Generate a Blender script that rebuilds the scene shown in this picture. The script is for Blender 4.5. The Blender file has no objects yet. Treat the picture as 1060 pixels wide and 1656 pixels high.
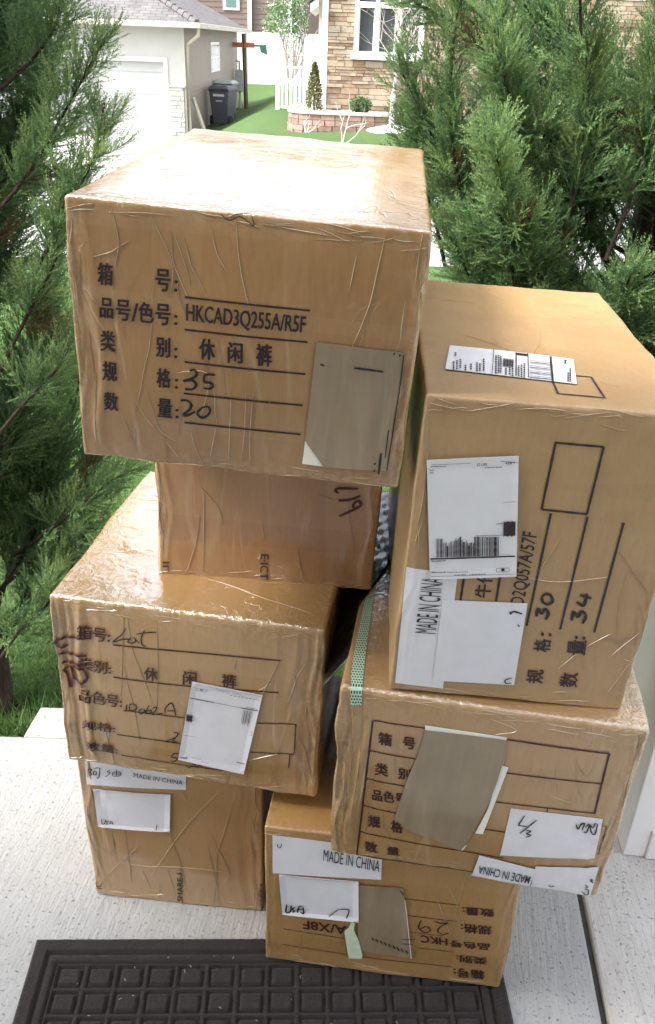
import bpy, bmesh, math, random
import numpy as np
from mathutils import Vector, Matrix, Euler

SC = bpy.context.scene
COL = SC.collection
rad = math.radians
PI = math.pi

# ------------------------------------------------------------------ camera
FPX, PITCH, ROLL, CAM_H = 1380.3, 0.503587, -0.037233, 1.55
_F = Vector((0, math.cos(PITCH), -math.sin(PITCH)))
_R0 = Vector((1, 0, 0))
_D0 = _F.cross(_R0)
_R = _R0 * math.cos(ROLL) + _D0 * math.sin(ROLL)
_D = _D0 * math.cos(ROLL) - _R0 * math.sin(ROLL)
CAM_POS = Vector((0, 0, CAM_H))
cam_data = bpy.data.cameras.new('camera')
cam = bpy.data.objects.new('camera', cam_data)
COL.objects.link(cam)
M = Matrix((( _R.x, -_D.x, -_F.x, 0), (_R.y, -_D.y, -_F.y, 0), (_R.z, -_D.z, -_F.z, CAM_H), (0, 0, 0, 1)))
cam.matrix_world = M
cam_data.sensor_fit = 'VERTICAL'
cam_data.sensor_height = 36
cam_data.lens = FPX / 1656 * 36
cam_data.clip_start = 0.05
cam_data.clip_end = 500
SC.camera = cam

# ------------------------------------------------------------------ world, sun, exposure
SUN_EL, SUN_AZ = 50, -112        # bright thin overcast; azimuth measured from +Y towards +X
world = bpy.data.worlds.new('World')
SC.world = world
world.use_nodes = True
wn = world.node_tree
wn.nodes.clear()
sky = wn.nodes.new('ShaderNodeTexSky')
sky.sky_type = 'NISHITA'
sky.sun_disc = False
sky.sun_elevation = rad(SUN_EL)
sky.sun_rotation = rad(SUN_AZ)
sky.air_density = 1.0
sky.dust_density = 4.0
sky.ozone_density = 0.6
hsv = wn.nodes.new('ShaderNodeHueSaturation')
hsv.inputs['Saturation'].default_value = 0.35      # cloud veil: a greyer sky
bg = wn.nodes.new('ShaderNodeBackground')
bg.inputs['Strength'].default_value = 0.15
wo = wn.nodes.new('ShaderNodeOutputWorld')
wn.links.new(sky.outputs[0], hsv.inputs['Color'])
wn.links.new(hsv.outputs[0], bg.inputs['Color'])
wn.links.new(bg.outputs[0], wo.inputs[0])
sun_d = bpy.data.lights.new('sun', 'SUN')
sun_d.energy = 1.5
sun_d.angle = rad(15)
sun_d.color = (1.0, 0.975, 0.94)
sun = bpy.data.objects.new('sun', sun_d)
COL.objects.link(sun)
sdir = Vector((math.sin(rad(SUN_AZ)) * math.cos(rad(SUN_EL)), math.cos(rad(SUN_AZ)) * math.cos(rad(SUN_EL)), math.sin(rad(SUN_EL))))
sun.rotation_euler = (-sdir).to_track_quat('-Z', 'Y').to_euler()
sun.location = sdir * 30
SC.view_settings.view_transform = 'Standard'
SC.view_settings.look = 'None'
SC.view_settings.gamma = 1.0
SC.view_settings.exposure = 2.2
SC.cycles.max_bounces = 8
SC.cycles.diffuse_bounces = 4
SC.cycles.glossy_bounces = 3
SC.cycles.transmission_bounces = 4
SC.cycles.sample_clamp_indirect = 6
SC.cycles.use_denoising = True

# ------------------------------------------------------------------ pixel <-> world (photo pixels, 1060x1656)
def ray(x, y):
    return (_F * FPX + _R * (x - 530) + _D * (y - 828)).normalized()
def at(x, y, Y):
    d = ray(x, y)
    return CAM_POS + d * (Y / d.y)
def onz(x, y, z=0.0):
    d = ray(x, y)
    return CAM_POS + d * ((z - CAM_H) / d.z)

# ------------------------------------------------------------------ helpers
class MB:
    def __init__(s): s.v, s.f, s.uv = [], [], {}
    def add(s, verts, faces):
        o = len(s.v); s.v += [tuple(p) for p in verts]; s.f += [tuple(i + o for i in f) for f in faces]; return s
    def box(s, x0, x1, y0, y1, z0, z1):
        return s.hexa([(x0,y0,z0),(x1,y0,z0),(x1,y1,z0),(x0,y1,z0),(x0,y0,z1),(x1,y0,z1),(x1,y1,z1),(x0,y1,z1)])
    def hexa(s, p):
        return s.add(p, [(0,3,2,1),(4,5,6,7),(0,1,5,4),(1,2,6,5),(2,3,7,6),(3,0,4,7)])
    def quad(s, a, b, c, d): return s.add([a, b, c, d], [(0, 1, 2, 3)])
    def tube(s, pts, r, n=8, cap=True):
        pts = [Vector(p) for p in pts]
        rs = r if isinstance(r, (list, tuple)) else [r] * len(pts)
        o = len(s.v)
        up = Vector((0, 0, 1))
        for i, p in enumerate(pts):
            t = (pts[min(i + 1, len(pts) - 1)] - pts[max(i - 1, 0)]).normalized()
            a = t.cross(up)
            if a.length < 1e-3: a = t.cross(Vector((1, 0, 0)))
            a.normalize(); b = t.cross(a)
            for k in range(n):
                q = p + (a * math.cos(2 * PI * k / n) + b * math.sin(2 * PI * k / n)) * rs[i]
                s.v.append(tuple(q))
        for i in range(len(pts) - 1):
            for k in range(n):
                k2 = (k + 1) % n
                s.f.append((o + i * n + k, o + i * n + k2, o + (i + 1) * n + k2, o + (i + 1) * n + k))
        if cap:
            s.f.append(tuple(o + k for k in range(n)))
            s.f.append(tuple(o + (len(pts) - 1) * n + k for k in reversed(range(n))))
        return s
    def build(s, name, mat, parent=None, smooth=False, bevel=0, loc=None):
        me = bpy.data.meshes.new(name)
        me.from_pydata(s.v, [], s.f)
        me.update()
        if mat: me.materials.append(mat)
        if smooth: me.polygons.foreach_set('use_smooth', [True] * len(me.polygons))
        o = bpy.data.objects.new(name, me)
        COL.objects.link(o)
        if parent: o.parent = parent
        if loc: o.location = loc
        if bevel:
            m = o.modifiers.new('bevel', 'BEVEL'); m.width = bevel; m.segments = 2; m.limit_method = 'ANGLE'
        return o

def thing(name, label, cat, loc=(0, 0, 0), group=None):
    o = bpy.data.objects.new(name, None)
    COL.objects.link(o)
    o.location = loc
    o.empty_display_size = 0.1
    return tag(o, label, cat, group)
def tag(o, label, cat, group=None):
    o['label'] = label; o['category'] = cat
    if group: o['group'] = group
    return o
def struct(o):
    o['kind'] = 'structure'
    return o
def rel(parent, pts):       # world points -> coordinates of an un-rotated parent
    l = Vector(parent.location)
    return [tuple(Vector(p) - l) for p in pts]

# ------------------------------------------------------------------ materials
class NT:
    def __init__(s, name):
        s.m = bpy.data.materials.new(name); s.m.use_nodes = True
        s.t = s.m.node_tree; s.b = s.t.nodes['Principled BSDF']; s.out = s.t.nodes['Material Output']
    def n(s, typ, **kw):
        nd = s.t.nodes.new('ShaderNode' + typ)
        for k, v in kw.items():
            if k.startswith('i_'):
                key = k[2:]
                key = int(key) if key.isdigit() else key.replace('_', ' ')
                s.set(nd, key, v)
            else: setattr(nd, k, v)
        return nd
    def set(s, nd, key, v):
        if hasattr(v, 'is_output') or isinstance(v, bpy.types.NodeSocket): s.t.links.new(v, nd.inputs[key])
        else: nd.inputs[key].default_value = v
    def bs(s, **kw):
        for k, v in kw.items(): s.set(s.b, k.replace('_', ' '), v)
        return s
    def coord(s, which='Object', scale=(1, 1, 1), rot=(0, 0, 0)):
        c = s.n('TexCoord'); mp = s.n('Mapping', i_Scale=scale, i_Rotation=rot)
        s.t.links.new(c.outputs[which], mp.inputs[0]); return mp.outputs[0]
    def noise(s, vec, scale, detail=4, rough=.55, dist=0):
        return s.n('TexNoise', i_Vector=vec, i_Scale=scale, i_Detail=detail, i_Roughness=rough, i_Distortion=dist).outputs['Fac']
    def ramp(s, fac, stops):
        r = s.n('ValToRGB'); e = r.color_ramp.elements
        while len(e) < len(stops): e.new(.5)
        for el, (p, c) in zip(e, stops): el.position = p; el.color = c if len(c) == 4 else (*c, 1)
        s.t.links.new(fac, r.inputs[0]); return r.outputs[0]
    def mix(s, fac, a, b, blend='MIX'):
        nd = s.n('Mix', data_type='RGBA', blend_type=blend)
        s.set(nd, 0, fac)
        for k, v in ((6, a), (7, b)):
            if isinstance(v, tuple) and len(v) == 3: v = (*v, 1)
            s.set(nd, k, v)
        return nd.outputs[2]
    def math(s, op, a, b=0.0, clamp=False):
        nd = s.n('Math', operation=op, use_clamp=clamp); s.set(nd, 0, a); s.set(nd, 1, b); return nd.outputs[0]
    def bump(s, h, strength=.5, dist=.01, normal=None):
        nd = s.n('Bump', i_Height=h, i_Strength=strength, i_Distance=dist)
        if normal: s.t.links.new(normal, nd.inputs['Normal'])
        return nd.outputs[0]

def plain(name, col, rough=.6, var=.12, scale=8, bump=0, **kw):
    t = NT(name); v = t.coord()
    n = t.noise(v, scale, 5)
    lo = tuple(c * (1 - var) for c in col); hi = tuple(min(1, c * (1 + var)) for c in col)
    t.bs(Base_Color=t.ramp(n, [(.3, lo), (.7, hi)]), Roughness=rough)
    if bump: t.bs(Normal=t.bump(t.noise(v, scale * 12, 3), bump, .004))
    for k, val in kw.items(): t.bs(**{k: val})
    return t.m

def cardboard(name, seed, base=(.31, .158, .046), gloss=.8, wr=.5, ior=1.9, top=0.0):
    """kraft carton under clear packing tape: corrugation, scuffs, film creases"""
    t = NT(name)
    c = t.coord()
    off = t.n('VectorMath', operation='ADD', i_0=c, i_1=(seed * 3.7, seed * 1.3, seed * 2.1)).outputs[0]
    st = t.n('Mapping', i_Vector=off, i_Scale=(1, 1, .12)).outputs[0]
    big = t.noise(off, 5, 5, .6)
    col = t.ramp(big, [(.25, tuple(x * .86 for x in base)), (.5, base), (.75, tuple(min(1, x * 1.13) for x in base))])
    fib = t.noise(t.n('Mapping', i_Vector=off, i_Scale=(1, 1, .25)).outputs[0], 160, 3, .7)
    col = t.mix(.07, col, t.ramp(fib, [(.3, (.2, .1, .045)), (.7, (.75, .5, .3))]))
    flute = t.n('TexWave', wave_type='BANDS', bands_direction='X', i_Vector=off, i_Scale=50, i_Distortion=.6, i_Detail=1, i_Detail_Scale=2).outputs['Fac']
    # film creases: thin bright lines where the tape lifted
    w1 = t.noise(st, 7, 2, .5, .8)
    cre = t.math('ABSOLUTE', t.math('SUBTRACT', w1, .5))
    msk = t.noise(off, 6, 2)
    line = t.ramp(cre, [(0, (1, 1, 1)), (.012, (0, 0, 0))])
    line = t.mix(t.ramp(msk, [(.48, (0, 0, 0)), (.6, (1, 1, 1))]), (0, 0, 0), line)
    w2 = t.noise(off, 11, 2, .5, 1.5)
    cre2 = t.ramp(t.math('ABSOLUTE', t.math('SUBTRACT', w2, .5)), [(0, (1, 1, 1)), (.009, (0, 0, 0))])
    cre2 = t.mix(t.ramp(t.noise(off, 4.3, 1), [(.55, (0, 0, 0)), (.66, (1, 1, 1))]), (0, 0, 0), cre2)
    ed = t.n('Attribute', attribute_name='edge').outputs['Fac']
    crk = t.noise(off, 60, 4, .65, 1.2)
    edl = t.math('MULTIPLY', ed, t.ramp(crk, [(.45, (0, 0, 0)), (.62, (1, 1, 1))]))
    lines = t.math('MAXIMUM', t.math('MAXIMUM', line, cre2), edl, True)
    tapec = (.52, .39, .25)
    col = t.mix(t.math('MULTIPLY', lines, .42 * wr + .1), col, tapec)
    w3 = t.noise(t.n('Mapping', i_Vector=off, i_Scale=(1.3, 1, .3)).outputs[0], 6, 3, .55, 1.1)
    dk = t.ramp(t.math('ABSOLUTE', t.math('SUBTRACT', w3, .48)), [(0, (1, 1, 1)), (.011, (0, 0, 0))])
    dk = t.mix(t.ramp(t.noise(off, 5.1, 2), [(.5, (0, 0, 0)), (.64, (1, 1, 1))]), (0, 0, 0), dk)
    col = t.mix(t.math('MULTIPLY', dk, .5), col, tuple(x * .42 for x in base))
    scuff = t.ramp(t.noise(off, 14, 6, .7), [(.66, (0, 0, 0)), (.8, (1, 1, 1))])
    col = t.mix(t.math('MULTIPLY', scuff, .22), col, (.22, .13, .07))
    # overlapping bands of tape: faint steps of tone
    bn = t.noise(t.n('Mapping', i_Vector=off, i_Scale=(.6, .6, 9)).outputs[0], 1.6, 1, .4)
    bn2 = t.noise(t.n('Mapping', i_Vector=off, i_Scale=(8, .6, .5)).outputs[0], 1.6, 1, .4)
    stp = t.math('ADD', t.n('MapRange', i_Value=bn, i_1=.50, i_2=.506).outputs[0], t.n('MapRange', i_Value=bn2, i_1=.53, i_2=.536).outputs[0])
    col = t.mix(t.math('MULTIPLY', stp, .16), col, (.42, .27, .13))
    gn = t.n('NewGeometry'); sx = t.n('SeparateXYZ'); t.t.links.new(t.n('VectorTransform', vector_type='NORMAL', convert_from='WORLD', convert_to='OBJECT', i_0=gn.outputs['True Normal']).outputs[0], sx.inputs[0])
    ior = t.math('ADD', t.math('MULTIPLY', t.n('MapRange', i_Value=sx.outputs[2], i_1=.7, i_2=.9).outputs[0], top), ior)  # upward faces get a stronger coat, raised to whiten the sheen on the lids
    h = t.math('ADD', t.math('MULTIPLY', flute, .07), t.math('MULTIPLY', t.noise(off, 26, 3), .7))
    n1 = t.bump(h, .25, .002)
    wrk = t.math('ADD', t.noise(st, 22, 3, .6, .4), t.math('MULTIPLY', t.math('SUBTRACT', lines, dk), .5))
    wrk = t.math('ADD', wrk, t.math('MULTIPLY', t.math('MULTIPLY', ed, crk), .7))
    n2 = t.bump(wrk, .6 * wr, .005, n1)
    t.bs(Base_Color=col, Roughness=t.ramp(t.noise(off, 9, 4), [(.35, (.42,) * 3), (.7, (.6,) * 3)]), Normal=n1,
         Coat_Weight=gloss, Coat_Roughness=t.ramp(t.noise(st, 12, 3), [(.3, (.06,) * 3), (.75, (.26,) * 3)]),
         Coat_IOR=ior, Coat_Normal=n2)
    return t.m

def ink(name, col):
    t = NT(name); v = t.coord()
    n = t.noise(v, 180, 3, .7)
    a = t.ramp(n, [(.3, tuple(min(1, x * 2 + .03) for x in col)), (.42, col)])
    t.bs(Base_Color=a, Roughness=.5, Coat_Weight=.15, Coat_Roughness=.2)
    return t.m

INK = ink('printing_ink', (.022, .012, .016))
INK_BROWN = ink('brown_printing_ink', (.045, .014, .012))
MARKER = ink('black_marker', (.012, .012, .014))
MAROON = ink('maroon_marker', (.065, .008, .016))
PAPER = plain('white_label_paper', (.66, .66, .70), .5, .04, 30, Coat_Weight=.15)
t = NT('kraft_paper_sheet'); v = t.coord(); n = t.noise(v, 9, 5, .6); sx = t.noise(t.n('Mapping', i_Vector=v, i_Scale=(1, 1, .1)).outputs[0], 26, 4, .6, .6)
col = t.ramp(n, [(.3, (.22, .165, .10)), (.7, (.31, .24, .155))]); col = t.mix(.35, col, t.ramp(sx, [(.35, (.18, .13, .08)), (.55, (.28, .215, .135)), (.68, (.42, .35, .25))]))
t.bs(Base_Color=col, Roughness=.5, Coat_Weight=.9, Coat_Roughness=.12, Coat_IOR=1.7, Coat_Normal=t.bump(sx, .5, .004), Normal=t.bump(n, .3, .006))
KRAFT = t.m
PAPER_EDGE = plain('cream_paper', (.78, .76, .68), .55, .05, 30)
GREEN_TAPE = plain('pale_green_tape', (.55, .66, .5), .4, .1, 40, Coat_Weight=.5)
FILM = plain('clear_film_wrinkle', (.42, .30, .18), .2, .15, 40, Coat_Weight=.8, Coat_Roughness=.08)

# ------------------------------------------------------------------ cartons
def catmull(pts, n=8):
    P = [np.array(p, float) for p in pts]
    if len(P) < 3:
        k = max(2, n); return [P[0] + (P[-1] - P[0]) * i / k for i in range(k + 1)]
    out = []
    for i in range(len(P) - 1):
        a, b, c, d = P[max(i - 1, 0)], P[i], P[i + 1], P[min(i + 2, len(P) - 1)]
        for j in range(n):
            t = j / n
            out.append(.5 * ((2 * b) + (c - a) * t + (2 * a - 5 * b + 4 * c - d) * t * t + (3 * b - a - 3 * c + d) * t ** 3))
    out.append(P[-1]); return out

TXT = {}
def text_mesh(s, bold=.0):
    key = (s, bold)
    if key in TXT: return TXT[key]
    cu = bpy.data.curves.new('t', 'FONT'); cu.body = s; cu.size = 1; cu.resolution_u = 3; cu.offset = bold; cu.space_character = 1.0
    ob = bpy.data.objects.new('t', cu)
    me = bpy.data.meshes.new_from_object(ob)
    v = np.array([(q.co.x, q.co.y) for q in me.vertices]); f = [tuple(p.vertices) for p in me.polygons]
    bpy.data.objects.remove(ob); bpy.data.meshes.remove(me); bpy.data.curves.remove(cu)
    lo, hi = v.min(0), v.max(0)
    v = (v - lo) / np.maximum(hi - lo, 1e-6)
    TXT[key] = (v, f); return TXT[key]

GLY = {  # hand strokes in a unit box, y up
 '0': [[(.5,1),(.15,.75),(.1,.3),(.45,0),(.85,.3),(.85,.75),(.5,1)]],
 '2': [[(.05,.85),(.45,1),(.8,.8),(.6,.4),(.05,.02),(.5,.12),(1,0)]],
 '3': [[(.1,.95),(.75,1),(.45,.6),(.9,.4),(.6,.02),(.05,.08)]],
 '4': [[(.25,1),(.1,.4),(.95,.45)],[(.75,.9),(.7,0)]],
 '5': [[(.9,1),(.3,1),(.2,.55),(.7,.6),(.9,.3),(.5,0),(.1,.08)]],
 '9': [[(.9,.75),(.5,1),(.1,.75),(.4,.5),(.9,.75),(.85,.3),(.7,0)]],
 '1': [[(.4,1),(.5,0)]],
 '7': [[(.05,.95),(.9,1),(.4,0)]],
 '/': [[(.9,1),(.1,0)]],
 'U': [[(.1,1),(.12,.2),(.4,0),(.75,.3),(.85,1)]],
 'S': [[(.9,.9),(.4,1),(.2,.7),(.75,.4),(.6,.05),(.1,.05)]],
 'A': [[(0,0),(.4,1),(.75,.8),(.95,0)],[(.15,.4),(.95,.42)]],
}

class Carton:
    def __init__(s, name, prm, label, mat, seed, fold_l=1., fold_r=1., fold_w=.05, bulge=.004, amp=1., rnd=.0045, edge_w=.020, group=None):
        x, y, z, yaw, tx, ty, w, d, h = prm
        s.w, s.d, s.h = w, d, h
        rng = np.random.RandomState(seed)
        s.rng = rng; s.seed = seed
        rot = Euler((tx, ty, yaw), 'XYZ')
        R = rot.to_matrix()
        base = Vector((x, y, z)) + R @ Vector((w / 2, d / 2, 0))
        s.mw = Matrix.Translation(base) @ R.to_4x4(); s.inv = s.mw.inverted()
        s.fl, s.fr, s.fw, s.bulge, s.amp, s.rnd, s.ew = fold_l, fold_r, fold_w, bulge, amp, rnd, edge_w
        s.k = rng.normal(size=(10, 3)) * 16; s.ph = rng.uniform(0, 6.28, 10)
        s.kf = rng.uniform(150, 420, 5); s.pf = rng.uniform(0, 6.28, 5)
        o = s.make(mat)
        o.location = base; o.rotation_euler = rot
        s.o = tag(o, label, 'box', group)
        s.ink = {}
    def surf(s, p):
        """flat box-surface points (N,3), local -> displaced points and normals"""
        p = np.asarray(p, float)
        half = np.array([s.w / 2, s.d / 2, s.h / 2]); c = np.array([0, 0, s.h / 2])
        q = p - c
        r = s.rnd
        inner = np.clip(q, -(half - r), half - r)
        n = q - inner
        ln = np.linalg.norm(n, axis=1, keepdims=True)
        n = n / np.maximum(ln, 1e-9)
        pos = inner + n * r
        u = q / half
        om = 1 - np.clip(np.abs(u), 0, 1) ** 2.5
        an = np.abs(n)
        f = an[:, 0] * om[:, 1] * om[:, 2] + an[:, 1] * om[:, 0] * om[:, 2] + an[:, 2] * om[:, 0] * om[:, 1] * .3
        disp = s.bulge * f
        low = np.zeros(len(q))
        for k, ph in zip(s.k, s.ph): low += np.sin(q @ k + ph)
        disp = disp + low * .00042 * s.amp
        # knocks along the edges
        e2 = np.sort(half - np.abs(q), axis=1)[:, 1]; kn = np.exp(-(e2 / .025) ** 2)
        for k, ph in zip(s.k[:6] * 3.1, s.ph[4:]): disp = disp + np.sin(q @ k + ph) * .0003 * s.amp * kn
        # vertical folds of loose tape next to the side edges
        wx = q[:, 0] + .006 * np.sin(q[:, 2] * 17 + s.seed) + .003 * np.sin(q[:, 2] * 43)
        side = np.where(q[:, 0] < 0, s.fl, s.fr)
        dist = half[0] - np.abs(q[:, 0])
        mask = np.exp(-(dist / s.fw) ** 2) * side * (an[:, 1] > .3)
        fo = np.zeros(len(q))
        for k, ph in zip(s.kf, s.pf):        # sharp pleats: narrow ridges that lean a little
            ss = 1 - np.abs(np.sin(wx * k * .32 + ph + np.sin(q[:, 2] * 7 + ph) * .35 + q[:, 2] * (ph - 3) * .6)); fo += ss ** 3 * 1.6 - .35
        endm = np.clip((half[2] - np.abs(q[:, 2])) / .03, .25, 1)
        disp = disp + fo * .00135 * mask * endm
        wob = np.sin(q[:, 2] * 23 + s.seed) * .4 + np.sin(q[:, 2] * 61 + 2) * .3
        disp = disp + wob * .0008 * an[:, 0] * side
        return pos + n * disp[:, None] + c, n
    def make(s, mat):
        def axis(L):
            n = max(16, int(L / .0040)); a = np.linspace(-1, 1, n + 1)
            a = np.sign(a) * (1 - (1 - np.abs(a)) ** 1.25)
            return a * L / 2
        ax, ay, az = axis(s.w), axis(s.d), axis(s.h) + s.h / 2
        V = []; Fc = []; o = 0
        def face(a, b, fn, flip):
            nonlocal o
            A, Bb = np.meshgrid(a, b, indexing='ij')
            V.append(fn(A.ravel(), Bb.ravel()))
            na, nb = len(a), len(b)
            i = np.arange((na - 1) * (nb - 1)); ia, ib = i // (nb - 1), i % (nb - 1)
            q = np.stack([ia * nb + ib, (ia + 1) * nb + ib, (ia + 1) * nb + ib + 1, ia * nb + ib + 1], 1) + o
            Fc.append(q[:, ::-1] if flip else q); o += na * nb
        st = lambda *c: np.stack(np.broadcast_arrays(*c), 1).astype(float)
        face(ax, az, lambda a, b: st(a, -s.d / 2, b), False)
        face(ax, az, lambda a, b: st(a, s.d / 2, b), True)
        face(ay, az, lambda a, b: st(-s.w / 2, a, b), True)
        face(ay, az, lambda a, b: st(s.w / 2, a, b), False)
        face(ax, ay, lambda a, b: st(a, b, s.h), False)
        face(ax, ay, lambda a, b: st(a, b, 0.), True)
        P = np.concatenate(V); Fc = np.concatenate(Fc)
        pos, n = s.surf(P)
        half = np.array([s.w / 2, s.d / 2, s.h / 2])
        dd = np.sort(half - np.abs(P - np.array([0, 0, s.h / 2])), axis=1)[:, 1]
        edge = np.exp(-(dd / s.ew) ** 2)
        me = bpy.data.meshes.new('cardboard_box')
        me.from_pydata(pos.tolist(), [], Fc.tolist())
        at_ = me.attributes.new('edge', 'FLOAT', 'POINT'); at_.data.foreach_set('value', edge.astype(np.float32))
        bm = bmesh.new(); bm.from_mesh(me); bmesh.ops.remove_doubles(bm, verts=bm.verts, dist=1e-5); bm.to_mesh(me); bm.free()
        me.materials.append(mat)
        ob = bpy.data.objects.new('cardboard_box', me); COL.objects.link(ob); return ob
    # --- face coordinates
    def hit(s, px, face='front'):
        d = ray(*px); o = s.inv @ CAM_POS; dl = s.inv.to_3x3() @ d
        ax, val = {'front': (1, -s.d / 2), 'top': (2, s.h), 'left': (0, -s.w / 2), 'right': (0, s.w / 2)}[face]
        t = (val - o[ax]) / dl[ax]
        return np.array(o + dl * t)
    def lift(s, P, e):
        pos, n = s.surf(P)
        return pos + n * e
    def grp(s, key, mat):
        if key not in s.ink: s.ink[key] = (MB(), mat)
        return s.ink[key][0]
    def quadmap(s, tl, tr, bl, face):
        a, b, c = s.hit(tl, face), s.hit(tr, face), s.hit(bl, face)
        return c, b - a, a - c           # origin bottom-left, u vector, v vector
    def text(s, st, tl, tr, bl, face='front', bold=.008, key='printed_text', mat=INK, e=.0011):
        v, f = text_mesh(st, min(bold, .008))
        o, u, w = s.quadmap(tl, tr, bl, face)
        em = np.linalg.norm(w)
        for i in range(1 if bold < .01 else 3):      # heavier print: strikes a hair apart
            dx = (0, 1, -1)[i] * bold * .75 * em * u / np.linalg.norm(u)
            P = o + v[:, :1] * u + v[:, 1:] * w + dx + (0, .5, -.5)[i] * bold * .5 * w
            s.grp(key, mat).add(s.lift(P, e + i * .00012).tolist(), f)
    def stroke(s, pts, width, face='front', key='handwriting', mat=MARKER, e=.0013, px=True, smooth=True, taper=.25):
        P = [s.hit(p, face) for p in pts] if px else [np.array(p) for p in pts]
        P = catmull(P, 7) if smooth else [q for a, b in zip(P[:-1], P[1:]) for q in [a + (b - a) * i / 12 for i in range(13)]]
        P = np.array(P); n = len(P)
        ax = {'front': (0, -1, 0), 'top': (0, 0, 1), 'left': (-1, 0, 0), 'right': (1, 0, 0)}[face]
        T = np.gradient(P, axis=0); T /= np.maximum(np.linalg.norm(T, axis=1, keepdims=True), 1e-9)
        S = np.cross(T, np.array(ax, float))
        k = np.linspace(0, 1, n); wv = width / 2 * (1 - taper * np.abs(2 * k - 1) ** 3) * (1 + .1 * np.sin(k * 17 + len(pts)))
        A = s.lift(P + S * wv[:, None], e); Bv = s.lift(P - S * wv[:, None], e)
        m = s.grp(key, mat); o = len(m.v)
        m.add(np.concatenate([A, Bv]).tolist(), [(i, i + 1, n + i + 1, n + i) for i in range(n - 1)])
    def line(s, a, b, w=.0022, face='front', key='printed_text', mat=INK, e=.001):
        s.stroke([a, b], w, face, key, mat, e, smooth=False, taper=0)
    def hand(s, st, tl, tr, bl, width=.003, face='front', key='handwriting', mat=MARKER, e=.0026, sp=.22):
        o, u, w = s.quadmap(tl, tr, bl, face); n = len(st)
        cw = 1 / (n + (n - 1) * sp)
        for i, ch in enumerate(st):
            for sk in GLY[ch]:
                s.stroke([o + u * (i * cw * (1 + sp) + x * cw) + w * y for x, y in sk], width, face, key, mat, e, px=False)
    def sheet(s, corners, name, mat, face='front', e=.0008, parent=None, curl=0., n=14):
        """paper glued on: polygon quad TL TR BR BL in photo pixels"""
        a, b, c, d = [s.hit(p, face) for p in corners]
        u, v = np.meshgrid(np.linspace(0, 1, n), np.linspace(0, 1, n), indexing='ij'); u = u.ravel()[:, None]; v = v.ravel()[:, None]
        P = (a * (1 - u) + b * u) * (1 - v) + (d * (1 - u) + c * u) * v
        up = (np.clip(np.maximum(np.abs(2 * u - 1), np.abs(2 * v - 1)) - .86, 0, 1) / .14) ** 2 * curl
        pos, nn = s.surf(P)
        top = pos + nn * (e + up); bot = pos + nn * (e - .0004 + up * .9)
        m = MB(); N = n * n
        fs = []
        for i in range(n - 1):
            for j in range(n - 1):
                q = (i * n + j, (i + 1) * n + j, (i + 1) * n + j + 1, i * n + j + 1)
                fs.append(q[::-1]); fs.append(tuple(k + N for k in q))
        rim = [i * n for i in range(n)] + [(n - 1) * n + j for j in range(1, n)] + [i * n + n - 1 for i in range(n - 2, -1, -1)] + [j for j in range(n - 2, 0, -1)]
        for i in range(len(rim)):
            p, q = rim[i], rim[(i + 1) % len(rim)]; fs.append((p, q, q + N, p + N))
        m.add(np.concatenate([top, bot]).tolist(), fs)
        return m.build(name, mat, parent or s.o, smooth=False)
    def poly(s, pts, name, mat, face='front', e=.0008, sub=True):
        """irregular paper outline with a little thickness"""
        P = [Vector(s.hit(p, face)) for p in pts]
        bm = bmesh.new(); f = bm.faces.new([bm.verts.new(p) for p in P]); bmesh.ops.triangulate(bm, faces=[f])
        for _ in range(4): bmesh.ops.subdivide_edges(bm, edges=[x for x in bm.edges if x.calc_length() > .012], cuts=1); bmesh.ops.triangulate(bm, faces=[x for x in bm.faces if len(x.verts) > 3])
        bm.normal_update()
        co = np.array([v.co[:] for v in bm.verts]); new, nn = s.surf(co); new = new + nn * e
        for v, c in zip(bm.verts, new): v.co = c
        r = bmesh.ops.extrude_face_region(bm, geom=bm.faces[:])
        mv = [x for x in r['geom'] if isinstance(x, bmesh.types.BMVert)]
        bm.normal_update()
        bmesh.ops.translate(bm, verts=mv, vec={'front': (0, -.0004, 0), 'top': (0, 0, .0004)}[face])
        bmesh.ops.recalc_face_normals(bm, faces=bm.faces[:])
        me = bpy.data.meshes.new(name); bm.to_mesh(me); bm.free(); me.materials.append(mat)
        o = bpy.data.objects.new(name, me); COL.objects.link(o); o.parent = s.o; return o
    def wrinkles(s, n=22, faces=('front',), lo=.03, hi=.22, extra=(), wmul=1.):
        """raised creases of the clear film: thin ridges with a triangular section"""
        m = MB(); rng = s.rng
        def ridge(P, w, hgt):
            P = np.array(P); k = len(P)
            T = np.gradient(P, axis=0); T /= np.maximum(np.linalg.norm(T, axis=1, keepdims=True), 1e-9)
            pos, nn = s.surf(P); S = np.cross(T, nn)
            e = np.sin(np.linspace(0, PI, k)) ** .6
            w_ = (w * e)[:, None]
            A = s.lift(P + S * w_, .0002); Bv = s.lift(P - S * w_, .0002); C = pos + nn * (.0004 + hgt * e)[:, None]
            m.add(np.concatenate([A, C, Bv]).tolist(), [(i, i + 1, k + i + 1, k + i) for i in range(k - 1)] + [(k + i, k + i + 1, 2 * k + i + 1, 2 * k + i) for i in range(k - 1)])
        def fp(face, a, b):
            return {'front': np.array([a * s.w / 2, -s.d / 2, s.h / 2 + b * s.h / 2]), 'top': np.array([a * s.w / 2, b * s.d / 2, s.h]),
                    'right': np.array([s.w / 2, a * s.d / 2, s.h / 2 + b * s.h / 2])}[face]
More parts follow.
